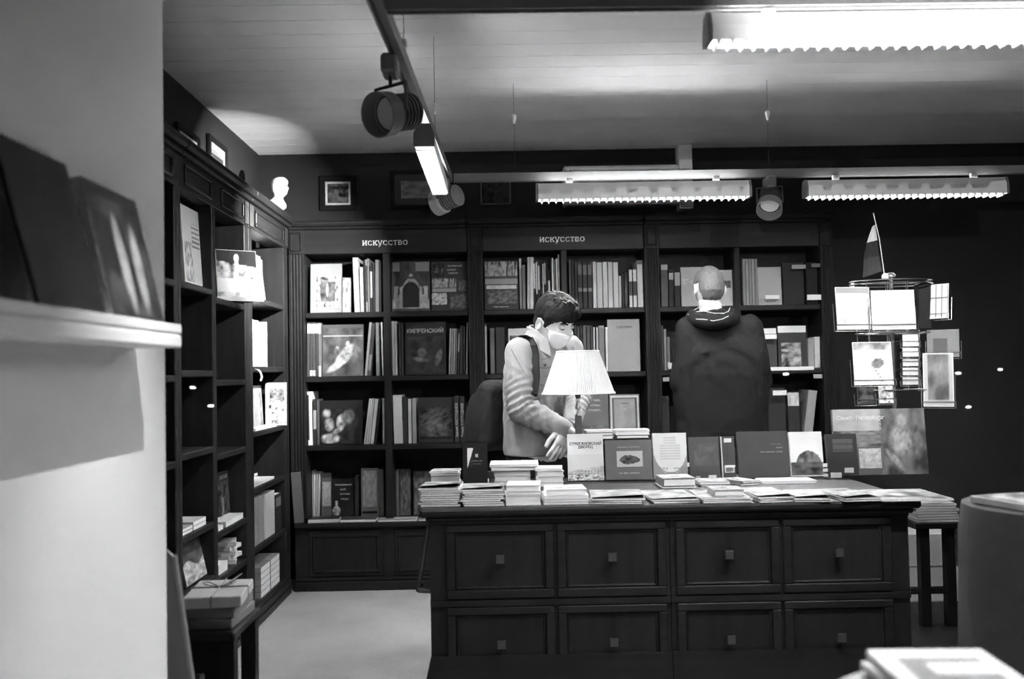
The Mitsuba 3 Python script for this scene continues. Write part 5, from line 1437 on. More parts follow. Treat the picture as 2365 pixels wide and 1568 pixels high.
t2 = [MF.batch_hull([ball(pel2 + r2 * s * 0.09 - up1 * d, 0.10) for s in (-1, 1) for d in (0.02, 0.12)])]
for i in (0, 1):
    t2 += chain([hip2[i] - up1 * 0.06, kn2[i], an2[i] + up1 * 0.02], [0.10, 0.08, 0.066])
tm2 = skin_over(t2, 0.022, 8)
wrinkle(tm2, 0.006, 10)
part(p2, 'trousers', tm2, 'trousers_cloth', True)
for an in an2:
    part(p2, 'shoe', skin_over([limb((an - up1 * 0.04 - f2 * 0.04, 0.043), (an - up1 * 0.049 + f2 * 0.13, 0.034), (an, 0.044))], 0.014, 5), 'dark_metal', True)
# ------------------------------------------------------------------ what stands in the side bookcases
def in_bay(ya, yb):
    for u_ in SHELVES:
        for b0_, b1__, _ in u_:
            if b0_ - 0.03 < ya < b1__ - 0.02:
                return max(ya, b0_ + 0.003), min(yb, b1__ - 0.003)
    return ya, yb


def side_face(x0, x1, ytop, z, X, tone, what, pics=(), texts=(), lean=0.10, surf=GLOSS, t=0.018, name='book', yaw=math.pi / 2, hmax=None):
    ym = ytop + 60
    ya, yb = P(x0, ym, X=X)[1], P(x1, ym, X=X)[1]
    ya, yb = in_bay(ya, yb)
    zt = P((x0 + x1) / 2, ytop, X=X - 0.03)[2]
    h = (zt - z) / math.cos(lean) - t * math.sin(lean)
    h = min(h, hmax) if hmax else h
    m = M((X, (ya + yb) / 2, z + 0.001 + t * math.sin(lean)), rz=yaw) @ M(rx=-lean)
    return book(name, m, yb - ya, h, t, tone, what, pics=pics, texts=texts, surf=surf)


def side_spine(x0, x1, ytop, z, X, tone, what, w=0.17, bands=(), page=0.6):
    ya, yb = P(x0, ytop + 60, X=X)[1], P(x1, ytop + 60, X=X)[1]
    ya, yb = in_bay(ya, yb)
    zt = P((x0 + x1) / 2, ytop, X=X)[2]
    t = (yb - ya) * 0.95
    m = M((X - w / 2, yb - 0.001, z + 0.001), rz=math.pi)
    return book('book', m, w, zt - z, t, tone, what, spine=bands, page=page)


def side_flat(x0, x1, yfront, z, X, depth, n, t, what, tone=0.3, page=0.75, rots=(0,), names=('lowest', 'middle', 'topmost')):
    """books lying flat, their leaves' edge to the front (+x)"""
    ya, yb = P(x0, yfront, X=X)[1], P(x1, yfront, X=X)[1]
    ya, yb = in_bay(ya, yb)
    z += 0.001
    for i in range(n):
        m = M((X - depth / 2, (ya + yb) / 2, z + t), rz=math.pi / 2 + rots[i % len(rots)]) @ M(rx=-math.pi / 2) @ M((0, 0, -depth / 2))
        pos = names[i] if n <= 3 else ORD[i] + ' from below'
        book('book', m, yb - ya, depth, t, tone, f'{pos} of {what}' if n > 1 else what, page=page, hard=False)
        z += t + 0.001


zr = SHELVES[0][0][2]
zm = SHELVES[1][0][2]
zl = SHELVES[1][1][2]
CU = 'corner side bookcase'
# corner unit
side_face(591, 614, 594, zr[0], -1.30, 0.75, 'bright white cover at the corner side bookcase, top shelf', lean=0.12)
side_spine(600, 606, 600, zr[0], -1.36, 0.6, 'white spine behind the bright white cover, corner side bookcase', w=0.13)
side_face(586, 604, 742, zr[1], -1.31, 0.75, 'bright white cover on the second shelf of the corner side bookcase', [(0.1, 0.9, 0.1, 0.8, lambda u, v: Art.mottle(u, v, 81, 0.5, 0.85, 6), 10, 14)], lean=0.06)
side_spine(606, 609, 745, zr[1], -1.31, 0.5, 'thin white spine beside the white cover, second shelf, corner side bookcase')
side_spine(610, 613, 744, zr[1], -1.31, 0.25, 'thin grey spine, middle of three on the second shelf, corner side bookcase')
side_spine(614, 617, 744, zr[1], -1.31, 0.45, 'thin pale spine, last of three on the second shelf, corner side bookcase')
book('book', M((-1.290, 5.93, zr[2] + 0.002), rz=0.10) @ M(rx=-0.05), 0.118, 0.243, 0.014, 0.55, 'white-bordered cover with small pictures, third shelf, corner side bookcase', surf=GLOSS,
     pics=[(0.2, 0.9, 0.55, 0.86, lambda u, v: Art.mottle(u, v, 82, 0.02, 0.4, 5), 20, 18), (0.1, 0.34, 0.36, 0.52, lambda u, v: np.where((np.abs(u - 0.5) < 0.28) & (np.abs(v - 0.5) < 0.28), 0.05, 0.85), 12, 12), (0.3, 0.95, 0.04, 0.42, lambda u, v: Art.mottle(u, v, 83, 0.06, 0.9, 6), 20, 18)])
side_face(589, 609, 890, zr[2], -1.36, 0.30, 'grey cover beside the white-bordered one, third shelf, corner side bookcase', [(0.05, 0.95, 0.02, 0.95, lambda u, v: Art.mottle(u, v, 84, 0.12, 0.42, 5), 12, 20)], lean=0.06)
side_flat(590, 640, 992, zr[2], -1.265, 0.05, 2, 0.007, 'two flat leaflets before the white-bordered cover', 0.5)
side_flat(588, 634, 1112, zr[3], -1.28, 0.14, 1, 0.012, 'white flat book on the fourth shelf of the corner side bookcase', 0.6)
side_face(589, 598, 1088, zr[3], -1.42, 0.6, 'small white card standing on the fourth shelf, corner side bookcase', lean=0.2, t=0.003)
side_spine(588, 596, 1150, zr[4], -1.278, 0.22, 'grey spine, first of the tall volumes, corner side bookcase', w=0.16)
side_spine(598, 609, 1145, zr[4], -1.278, 0.26, 'grey spine beside the pale thick volume, corner side bookcase', w=0.16)
side_spine(611, 634, 1137, zr[4], -1.278, 0.55, 'thick pale rounded volume, corner side bookcase above the plinth', w=0.18)
side_spine(636, 649, 1140, zr[4], -1.278, 0.025, 'black volume with pale spine marks beside the thick pale one', w=0.18, bands=[(0.66, 0.9, 0.12)])
side_flat(603, 624, 1350, zr[5], -1.275, 0.12, 5, 0.031, 'the dimmer pile under the tall volumes', 0.2)
side_flat(626, 646, 1335, zr[5], -1.275, 0.12, 5, 0.031, 'the brighter pile under the black volume', 0.3)
rb_ = thing('paper_curl', 'white paper strip curling down over the second shelf of the corner side bookcase', 'paper strip')
cp = [P(588, 852, X=-1.262), P(596, 853, X=-1.25), P(602, 860, X=-1.24), P(605, 870, X=-1.24), P(602, 880, X=-1.245)]
part(rb_, 'strip', ribbon(cp, [V(0.004, 0.006, 0)] * 5, 0.0006), MATT, False, 0.8)
# middle unit: the album on the front
k = book('book', M((-1.245, 4.93, zm[0] + 0.016), rz=0.62) @ M(rx=-0.12), 0.20, 0.235, 0.012, 0.6, 'open landscape album showing a bright statue among trees, on the side bookcase', pics=[(0.01, 0.99, 0.01, 0.99, Art.garden, 46, 46)], surf=MATT)
ea = thing('book_easel', 'small dark ledge holding the statue album before the side bookcase', 'book stand')
part(ea, 'ledge', moved(box(-0.115, 0.115, -0.03, 0.06, zm[0] + 0.002, zm[0] + 0.010), M((-1.245, 4.93, 0), rz=0.62)), 'wood_level')
part(ea, 'lip', moved(box(-0.115, 0.115, -0.034, -0.029, zm[0] + 0.002, zm[0] + 0.022), M((-1.245, 4.93, 0), rz=0.62)), 'white_metal')
side_face(507, 563, 1080, zm[3], -1.34, 0.02, 'dark cover with a dim pale title over a palace staircase', [(0.02, 0.98, 0.02, 0.8, lambda u, v: np.where((np.abs(u - 0.35) < 0.12) & (v < 0.6), Art.mottle(u, v, 85, 0.05, 0.22, 8), Art.mottle(u, v, 86, 0.008, 0.07, 7)), 26, 34)], [('ЭРМИТАЖ', 0.5, 0.86, 0.020, 0.16)], lean=0.05)
side_flat(522, 562, 1208, zm[3], -1.27, 0.10, 1, 0.026, 'white block of a book lying before the palace staircase cover', 0.5)
side_flat(505, 516, 1218, zm[3], -1.27, 0.06, 1, 0.020, 'small white block lying left of the larger one, before the staircase cover', 0.5)
side_flat(536, 555, 1290, zm[4], -1.29, 0.10, 5, 0.020, 'the twisted booklet pile, middle side bookcase', 0.45, 0.7, rots=(0.22, -0.16, 0.2, -0.1, 0.24))
side_flat(506, 526, 1316, zm[4], -1.28, 0.12, 1, 0.042, 'white block beside the twisted booklet pile', 0.6)
# far bay of the middle unit
side_face(428, 482, 493, zl[0], -1.30, 0.42, 'pale upright book with a tower drawing and five dark lines', [(0.08, 0.5, 0.05, 0.55, lambda u, v: Art.mottle(u, v, 87, 0.16, 0.5, 9), 18, 26), (0.52, 0.95, 0.5, 0.8, lambda u, v: np.where(np.mod(v * 5, 1) < 0.4, 0.14, 0.42), 10, 30)], lean=0.06, surf=MATT)
side_flat(422, 445, 1224, zl[3], -1.27, 0.10, 2, 0.013, 'the two thin books beside the white-edged double pile', 0.25)
side_flat(447, 476, 1214, zl[3], -1.27, 0.10, 2, 0.017, 'the white-edged double pile, middle side bookcase', 0.35)
side_face(431, 486, 1228, zl[4], -1.29, 0.04, 'leaning cover with a dark top and a bright landscape foot', [(0.02, 0.98, 0.02, 0.98, Art.fade_photo, 28, 36)], lean=0.22)
side_face(421, 428, 1306, zl[4], -1.36, 0.7, 'white wedge of a book beside the leaning landscape cover', lean=0.1)
# grey volume leaning at the corner pilaster, on the ledge
za = P(680, 1092, Y=6.17)[2]
book('book', at_spine(bx(679, 1150, 6.166), 6.166, ZD + 0.001, 0.05, 0.050, -0.06), 0.05, za - ZD, 0.050, 0.10, 'thick grey volume leaning at the corner pilaster on the ledge', page=0.4)
# flat things on the ledge
YF = YB - 0.06


def ledge_flat(x0, x1, depth, t, tone, what, rot=0.0, art=None, z=ZD, page=0.7, n_=26):
    a, b = bx(x0, 1200, YF), bx(x1, 1200, YF)
    return book('book', at_flat((a + b) / 2, YF + depth / 2, z + 0.0008, depth, t, rot), b - a, depth, t, tone, what, page=page, hard=False, pics=[(0.02, 0.98, 0.03, 0.97, art, n_, 12)] if art else [], surf=GLOSS)


ledge_flat(710, 781, 0.13, 0.022, 0.03, 'dark flat book with a white front edge on the ledge below the vase cover', 0.05)
ledge_flat(785, 868, 0.14, 0.016, 0.06, 'glossy dark flat album on the ledge below the grey folder', -0.02)
ledge_flat(872, 962, 0.13, 0.010, 0.45, 'striped pale leaflet lying on the ledge beside the counter', 0.03, lambda u, v: np.where(np.mod(v * 3, 1) < 0.3, 0.12, 0.5))
ledge_flat(966, 1000, 0.08, 0.009, 0.2, 'small flat book on the ledge at the counter rail')

# ---- bust on the side bookcase
bu = thing('bust', 'small white plaster bust in profile on top of the side bookcase', 'bust')
bc = P(646, 436, Y=5.86)
sc = 0.47
HB = head_frame(bc, V(0.93, -0.30, 0.08))
HB[:3, :3] *= sc
zb = SZ_TOP
hpB = lambda x_, y_, z_: (HB @ V(x_, y_, z_, 1))[:3]
nb = hpB(0, -0.03, -0.11)
base_c = V(bc[0] - 0.012, bc[1], zb)
fB, rB = V(0.93, -0.30, 0), V(-0.30, -0.93, 0)
bm = [asm(moved(trimesh.Trimesh(shell(mask, thick * 0.9, 0.0), HF, process=False), HB)), limb((hpB(0, -0.02, -0.06), 0.026), (nb, 0.028)),
      MF.batch_hull([ball(nb - V(0, 0, 0.01), 0.026), ball(base_c + rB * 0.055 + V(0, 0, 0.030), 0.022), ball(base_c - rB * 0.055 + V(0, 0, 0.030), 0.022), ball(base_c + fB * 0.022 + V(0, 0, 0.022), 0.026)]),
      MF.batch_hull([ball(base_c + V(0, 0, 0.03), 0.025), MF.cylinder(0.012, 0.03, 0.027, 24).translate([float(c) for c in base_c])])]
bmesh_ = MF.batch_boolean(bm, manifold3d.OpType.Add) - MF.cube([1, 1, 1]).translate([float(base_c[0] - 0.5), float(base_c[1] - 0.5), float(zb - 1)])
bmm = bmesh_.refine_to_length(0.006).to_mesh()
bmm = trimesh.Trimesh(bmm.vert_properties[:, :3], bmm.tri_verts, process=True)
trimesh.smoothing.filter_taubin(bmm, iterations=3)
part(bu, 'figure', bmm, 'white_board', True)


# ---- framed pictures on the walls
def framed(x0, x1, y0, y1, frame_w, frame_tone, mat_w, mat_tone, art, label, side=False):
    k = thing('framed_picture', label, 'picture')
    if not side:
        Y = YBACK - 0.024
        a, b = P(x0, y1, Y=Y), P(x1, y0, Y=Y)
        w, h = b[0] - a[0], b[2] - a[2]
        m = M(((a[0] + b[0]) / 2, Y, a[2]))
    else:
        X = XLEFT + 0.024
        a, b = P(x0, (y0 + y1) / 2, X=X), P(x1, (y0 + y1) / 2, X=X)
        zt, zb_ = P((x0 + x1) / 2, y0, X=X)[2], P((x0 + x1) / 2, y1, X=X)[2]
        w, h = b[1] - a[1], zt - zb_
        m = M((X, (a[1] + b[1]) / 2, zb_), rz=math.pi / 2)
    bars = [cbox(-w / 2, w / 2, 0, 0.02, 0, frame_w, 0.004), cbox(-w / 2, w / 2, 0, 0.02, h - frame_w, h, 0.004), cbox(-w / 2, -w / 2 + frame_w, 0, 0.02, frame_w, h - frame_w, 0.004), cbox(w / 2 - frame_w, w / 2, 0, 0.02, frame_w, h - frame_w, 0.004)]
    part(k, 'frame', moved(cat(bars), m), MATT, False, frame_tone)
    part(k, 'mount', moved(box(-w / 2 + frame_w * 0.8, w / 2 - frame_w * 0.8, 0.010, 0.014, frame_w * 0.8, h - frame_w * 0.8), m), MATT, False, mat_tone)
    q = frame_w + mat_w
    gm, gc = grid(w - 2 * q, h - 2 * q, art, 24, 24)
    gm.apply_translation((0, 0.010, q))
    part(k, 'print', moved(gm, m), MATT, False, gc)


framed(738, 822, 405, 487, 0.036, 0.012, 0.014, 0.6, lambda u, v: np.where((np.abs(u - 0.5) < 0.5) & (np.abs(v - 0.5) < 0.5), Art.mottle(u, v, 90, 0.01, 0.16, 5), 0), 'black framed picture with a thin white mount on the back wall')
framed(902, 1040, 392, 482, 0.024, 0.012, 0.042, 0.06, lambda u, v: Art.mottle(u, v, 91, 0.12, 0.3, 7), 'wide framed drawing behind the slanting light fixture')
framed(1110, 1179, 402, 473, 0.008, 0.16, 0.002, 0.03, lambda u, v: Art.mottle(u, v, 92, 0.015, 0.05, 6), 'thin framed dark picture beside the wide drawing')
framed(486, 527, 325, 405, 0.03, 0.012, 0.034, 0.6, lambda u, v: np.where(v < 0.62, 0.05, 0.2), 'black framed portrait on the left wall, half behind the cornice', True)
framed(412, 464, 300, 372, 0.028, 0.012, 0.05, 0.5, lambda u, v: u * 0 + 0.4, 'framed picture on the left wall beside the white partition', True)

# ---- pale wall unit (air conditioner) with its duct cover
ac = thing('air_conditioner', 'pale wall unit with a duct cover rising to the ceiling, behind the light fixture', 'air conditioner')
Y0 = 6.42
a, b = P(1302, 474, Y=Y0), P(1568, 379, Y=Y0)
part(ac, 'body', cbox(a[0], b[0], Y0, YBACK - 0.003, a[2], b[2], 0.012), 'white_metal')
c, d = P(1318, 470, Y=Y0), P(1520, 384, Y=Y0)
part(ac, 'front_panel', cbox(c[0], d[0], Y0 - 0.008, Y0 + 0.002, c[2], d[2], 0.006), 'white_metal')
e, f_ = P(1568, 482, Y=Y0 + 0.01), P(1599, 344, Y=Y0 + 0.01)
part(ac, 'duct_cover', cbox(b[0] + 0.001, f_[0], Y0 + 0.015, YBACK - 0.003, e[2], CEIL - 0.001, 0.005), 'white_metal')
for i in range(4):
    zz = e[2] + 0.010 + i * 0.012
    part(ac, 'vent_slat', cbox(b[0] + 0.008, f_[0] - 0.006, Y0 + 0.008, Y0 + 0.016, zz, zz + 0.006, 0.001), 'mid_metal')

# ---- postcard spinner at the far end of the counter
spn = thing('postcard_spinner', 'wire postcard spinner with bright cards at the far end of the counter', 'display rack')
SY = 4.354
scn = P(2062, 800, Y=SY)
scx = scn[0]
zlev = lambda y_: P(2060, y_, Y=SY)[2]
part(spn, 'base', moved(lathe([(0, 0), (0.060, 0), (0.062, 0.006), (0.052, 0.016), (0.03, 0.03), (0.014, 0.05), (0, 0.05)], 40), M((scx, SY, ZTOP + 0.0008))), 'chrome', 40)
part(spn, 'pole', tube([V(scx, SY, ZTOP + 0.03), V(scx, SY, zlev(638))], 0.009, 10), 'dark_metal', True)
part(spn, 'finial', moved(lathe([(0, 0), (0.018, 0), (0.022, 0.008), (0.012, 0.018), (0, 0.02)], 20), M((scx, SY, zlev(640)))), 'chrome', 40)
ringp = lambda r, z, n=40: [V(scx + r * math.cos(t), SY + r * 0.75 * math.sin(t), z) for t in np.linspace(0, 2 * math.pi, n)]
for yy_, r in ((650, 0.17), (657, 0.17), (770, 0.15), (900, 0.14)):
    part(spn, 'ring', tube(ringp(r, zlev(yy_)), 0.003, 6), 'chrome')
for i in range(4):
    t = i * math.pi / 2 + 0.5
    part(spn, 'spoke', tube([V(scx, SY, zlev(770)), V(scx + 0.15 * math.cos(t), SY + 0.11 * math.sin(t), zlev(770))], 0.002, 5), 'chrome')

for i in range(10):
    t = i * math.pi / 5 + 0.2
    part(spn, 'upright_wire', tube([V(scx + 0.145 * math.cos(t), SY + 0.05 + 0.055 * math.sin(t), zlev(648)), V(scx + 0.13 * math.cos(t), SY + 0.05 + 0.05 * math.sin(t), zlev(905))], 0.0017, 5), 'chrome')
for yy_ in (690, 730, 800, 840, 870):
    part(spn, 'ring', tube([V(scx + 0.138 * math.cos(t), SY + 0.05 + 0.052 * math.sin(t), zlev(yy_)) for t in np.linspace(0, 2 * math.pi, 33)], 0.0014, 5), 'chrome')
part(spn, 'core_panel', cbox(bx(2118, 700, SY), bx(2150, 700, SY), SY - 0.01, SY + 0.03, zlev(762), zlev(656), 0.004), 'black_wood')
part(spn, 'core_panel', cbox(bx(2066, 830, SY), bx(2084, 830, SY), SY - 0.01, SY + 0.03, zlev(900), zlev(778), 0.004), 'black_wood')


def card(x0, x1, y0, y1, Y, yaw, tilt, art, label, tone=0.7, rim=0.012):
    a, b = P(x0, y1, Y=Y), P(x1, y0, Y=Y)
    w, h = (b[0] - a[0]) / max(math.cos(yaw), 0.3), (b[2] - a[2])
    m = M(((a[0] + b[0]) / 2, Y, a[2]), rz=yaw) @ M(rx=-0.08, ry=tilt)
    k = thing('postcard', label, 'postcard')
    part(k, 'card', moved(cbox(-w / 2, w / 2, 0, 0.0025, 0, h, 0.0008), m), MATT, False, tone)
    if art is not None:
        gm, gc = grid(w - 2 * rim, h - 2 * rim, art, 22, 26)
        gm.apply_translation((0, 0, rim))
        part(k, 'picture', moved(gm, m), MATT, False, gc)
    wire = [V(-w / 2 - 0.006, -0.006, 0.03), V(-w / 2 - 0.006, 0.012, -0.006), V(w / 2 + 0.006, 0.012, -0.006), V(w / 2 + 0.006, -0.006, 0.03)]
    part(spn, 'wire_basket', moved(cat([tube([V(-w / 2 - 0.006, 0.014, h * 0.6), V(-w / 2 - 0.006, 0.014, -0.005), V(-w / 2 - 0.006, -0.008, -0.005), V(-w / 2 - 0.006, -0.008, 0.02)], 0.0014, 5), tube([V(w / 2 + 0.006, 0.014, h * 0.6), V(w / 2 + 0.006, 0.014, -0.005), V(w / 2 + 0.006, -0.008, -0.005), V(w / 2 + 0.006, -0.008, 0.02)], 0.0014, 5),
                                         tube([V(-w / 2 - 0.006, -0.008, 0.02), V(w / 2 + 0.006, -0.008, 0.02)], 0.0014, 5), tube([V(-w / 2 - 0.006, 0.014, -0.005), V(w / 2 + 0.006, 0.014, -0.005)], 0.0014, 5)]), m), 'chrome')
    return k


card(1932, 2014, 661, 762, 4.27, 0.18, 0.0, lambda u, v: np.where(v > 0.72, np.where(v < 0.86, 0.9, 0.3), np.where(v < 0.12, 0.7, Art.mottle(u, v, 101, 0.4, 0.8, 5))), 'bright card with a white band on the spinner top row', 0.8, 0.004)
card(2016, 2112, 668, 762, 4.25, -0.06, 0.0, lambda u, v: np.where(v < 0.25, 0.45, 0.85), 'bright nearly blank card in the middle of the spinner top row', 0.8, 0.003)  # grey lower strip: shading of the curved card, put into its colour
card(2154, 2179, 655, 736, 4.31, -0.95, 0.0, lambda u, v: np.where((np.mod(u * 3, 1) < 0.1) | (np.abs(v - 0.6) < 0.03), 0.12, 0.85), 'narrow bright card seen edgewise at the spinner\'s outer side', 0.8, 0.003)
card(1972, 2064, 788, 890, 4.27, 0.12, 0.0, Art.bird, 'card with a dark bird on a branch, below the bright top row', 0.6, 0.004)
for i, (ya_, yb_, t) in enumerate(((772, 800, 0.75), (803, 824, 0.8), (829, 846, 0.45), (849, 867, 0.45), (871, 889, 0.4))):
    card(2086, 2120, ya_, yb_, 4.25, -0.1, 0.0, None, f'small pale card, {ORD[i]} from above in the spinner\'s short column', t)
card(2148, 2207, 760, 826, 4.36, -0.5, 0.0, lambda u, v: np.where((np.abs(u - 0.4) < 0.25) & (np.abs(v - 0.4) < 0.3), 0.10, 0.2), 'dim grey card behind the tilted portrait card', 0.2, 0.005)
card(2137, 2196, 814, 940, 4.27, -0.32, 0.015, lambda u, v: np.where((u < 0.12) | (u > 0.9) | (v < 0.1), 0.4, Art.mottle(u, v, 104, 0.06, 0.24, 4)), 'tilted portrait card with a pale border at the spinner\'s outer side', 0.5, 0.006)
card(2030, 2064, 890, 932, 4.26, 0.1, 0.0, lambda u, v: Art.mottle(u, v, 105, 0.03, 0.8, 7), 'small patterned card on the spinner above the sitter album', 0.4, 0.003)
card(1980, 2026, 892, 934, 4.28, 0.2, 0.0, lambda u, v: Art.mottle(u, v, 106, 0.01, 0.08, 5), 'small dark card on the spinner above the harbour', 0.05, 0.003)
# flag
fl = thing('table_flag', 'small drooping three-band flag on a slanted pole on top of the spinner', 'flag')
pA, pB = P(2043, 640, Y=4.33), P(2017, 492, Y=4.33)
part(fl, 'foot', moved(lathe([(0, 0), (0.014, 0), (0.014, 0.012), (0.006, 0.022), (0, 0.022)], 16), M(P(2044, 643, Y=4.33))), 'white_metal', 30)
part(fl, 'pole', tube([pA, pA * 0.4 + pB * 0.6 + V(0.006, 0, 0), pB], 0.0026, 8), 'piping')
base_ = P(2035, 646, Y=4.33)
bands = []
for k in range(3):
    vs, fs = [], []
    for j in range(7):
        s_ = (k + j / 6) / 3
        tp = pB + (pA - pB) * (0.18 + 0.72 * s_)
        lx = np.interp(s_, [0, 0.25, 0.6, 1], [2012, 2003, 1995, 1994])
        ly = np.interp(s_, [0, 0.25, 0.6, 1], [524, 552, 590, 641])
        q_ = P(lx, ly, Y=4.33)
        for i in range(6):
            f = i / 5
            p_ = tp * (1 - f) + q_ * f + V(0, 0.012 * math.sin(5 * f + 2 * s_), 0)
            vs.append(p_)
    for j in range(6):
        for i in range(5):
            a_ = j * 6 + i
            fs += [[a_, a_ + 1, a_ + 7], [a_, a_ + 7, a_ + 6]]
    vs = np.array(vs)
    n0 = len(vs)
    m_ = trimesh.Trimesh(np.r_[vs, vs + V(0, 0.0012, 0)], fs + [[c + n0, b + n0, a + n0] for a, b, c in fs], process=False)
    part(fl, 'cloth_band', m_, 'cloth', False, [0.5, 0.02, 0.035][k])
# ------------------------------------------------------------------ window display, close to the camera
sh = thing('display_shelf', 'white shelf on the partition carrying two dark books', 'shelf')
XSH = -0.70
e0, e1 = P(415, 757, X=XSH), P(415, 803, X=XSH)
ye = e0[1]
zt_, zb2 = e0[2], e1[2]
zmid = zb2 + (zt_ - zb2) * 0.62
part(sh, 'board', cat([cbox(-0.7995, XSH + 0.004, 0.98, ye, zb2, zmid, 0.003), cbox(-0.7995, XSH, 0.98, ye, zmid, zt_, 0.003)]), 'white_board')
part(sh, 'lip', cbox(XSH, XSH + 0.004, 0.98, ye, zmid + 0.004, zt_ + 0.006, 0.0015), 'white_board')
lean = 0.29


def shelf_book(y0, y1, h, t, tone, what, pics=(), page=0.7):
    b = math.atan2(0.084 - t, h)
    m = M((XSH - 0.006, (y0 + y1) / 2, zt_ + 0.001 + t * math.sin(b)), rz=math.pi / 2) @ M(rx=-b)
    return book('book', m, y1 - y0, h, t, tone, what, pics=pics, page=page, surf=MATT, spine=[(0.0, 1.0, 0.5)] if t > 0.015 else ())


shelf_book(1.60, 1.868, 0.285, 0.008, 0.008, 'black leaning book on the white display shelf')
shelf_book(1.90, 2.185, 0.265, 0.022, 0.03, 'dark leaning book with two pale standing figures on the white display shelf', [(0.06, 0.94, 0.03, 0.9, lambda u, v: np.maximum(Art.mottle(u, v, 120, 0.012, 0.06, 4), 0.42 * np.maximum(Art.blob(u, v, 0.42, 0.45, 0.11, 0.5, 0.05), Art.blob(u, v, 0.74, 0.42, 0.12, 0.46, -0.05)) * Art.mottle(u, v, 121, 0.5, 1.0, 7)), 40, 40)])

# ---- small table with tied parcels, before the side bookcases
st = thing('side_table', 'small dark table with tied parcels on it before the side bookcase', 'table')
sx0, sx1, sy0, sy1, zt2 = P(424, 1450, Y=3.0)[0], P(538, 1450, Y=3.0)[0], 2.98, 3.30, 0.545
part(st, 'table_top', cbox(sx0 - 0.02, sx1 + 0.01, sy0, sy1, zt2 - 0.025, zt2, 0.004), 'wood_level')
for lx, ly in ((sx1 - 0.040, sy0 + 0.01), (sx1 - 0.04, sy1 - 0.055), (sx0 - 0.012, sy0 + 0.01), (sx0 - 0.012, sy1 - 0.055)):
    part(st, 'leg', hull([(lx + a, ly + b, z) for a in (0, 0.045) for b in (0, 0.045) for z in (0.001, zt2 - 0.025)]), 'black_wood')
part(st, 'apron', box(sx0 + 0.02, sx1 - 0.04, sy0 + 0.02, sy0 + 0.035, zt2 - 0.12, zt2 - 0.025), 'black_wood')
for i, zz in enumerate((0.10, 0.24)):
    part(st, 'rack_slat', cbox(sx0 + 0.02, sx1 - 0.04, sy0 + 0.05, sy1 - 0.03, zz, zz + 0.015, 0.003), 'wood_level')
scene['kraft_paper'] = pr(weave(0.30, 0.42), 0.8, 0.2)
scene['box_grey'] = pr(weave(0.10, 0.16), 0.7, 0.3)
bxs = [(0.0, 0.030, -0.03, 'box_grey', 'lower grey box of the tied parcels on the small dark table'), (0.031, 0.062, 0.02, 'box_grey', 'middle grey box of the tied parcels on the small dark table')]
pcx, pcy = (sx0 + sx1) / 2 - 0.004, (sy0 + sy1) / 2
for z0, z1, rot, mt, lab in bxs:
    k = thing('parcel', lab, 'box')
    part(k, 'carton', moved(cbox(-0.072, 0.072, -0.13, 0.12, zt2 + z0 + 0.001, zt2 + z1, 0.002), M((pcx, pcy, 0), rz=rot)), mt)
k = thing('parcel', 'pale wrapped flat parcel tied with a bow, topmost on the small dark table', 'box')
zz = zt2 + 0.063
mP = M((pcx, pcy, 0), rz=0.10)
part(k, 'carton', moved(cbox(-0.082, 0.082, -0.14, 0.12, zz, zz + 0.032, 0.003), mP), 'kraft_paper')
zz += 0.032
part(k, 'string', moved(cat([tube([V(0, -0.142, zz - 0.03), V(0, -0.141, zz + 0.002), V(0, 0.121, zz + 0.002), V(0, 0.122, zz - 0.03)], 0.0022, 6), tube([V(-0.084, 0.0, zz - 0.03), V(-0.083, 0.0, zz + 0.002), V(0.083, 0, zz + 0.002), V(0.084, 0, zz - 0.03)], 0.0022, 6)]), mP), MATT, False, 0.25)
loop = lambda s: [V(0, 0, zz + 0.003)] + [V(s * (0.006 + 0.042 * math.sin(t)), 0.02 * math.sin(2 * t), zz + 0.004 + 0.014 * math.sin(t)) for t in np.linspace(0.2, math.pi - 0.2, 9)] + [V(0, 0, zz + 0.004)]
part(k, 'bow', moved(cat([tube(loop(1), 0.0022, 6), tube(loop(-1), 0.0022, 6), tube([V(0, 0, zz + 0.004), V(0.03, 0.04, zz + 0.012), V(0.055, 0.07, zz + 0.026)], 0.002, 6)]), mP), MATT, False, 0.3)
# grey board leaning at the end of the partition
bd = thing('leaning_board', 'tall narrow grey board leaning beside the white partition', 'board')
q = [P(384, 1270, Y=2.56), P(398, 1285, Y=2.56), P(443, 1600, Y=2.56), P(380, 1600, Y=2.56)]
bot = lambda p_: p_ * 1.0
low = [q[0], q[1], q[1] + (q[2] - q[1]) * ((q[1][2] - 0.001) / (q[1][2] - q[2][2])), V(q[0][0], 2.56, 0.001)]
part(bd, 'panel', hull([p_ + V(0, dy, 0) for p_ in low for dy in (0, 0.012)]), 'board_grey')
part(bd, 'edge_strip', hull([p_ + V(dx, dy, 0) for p_ in (low[1], low[2]) for dx in (0, 0.008) for dy in (-0.004, 0.014)]), 'mid_metal')

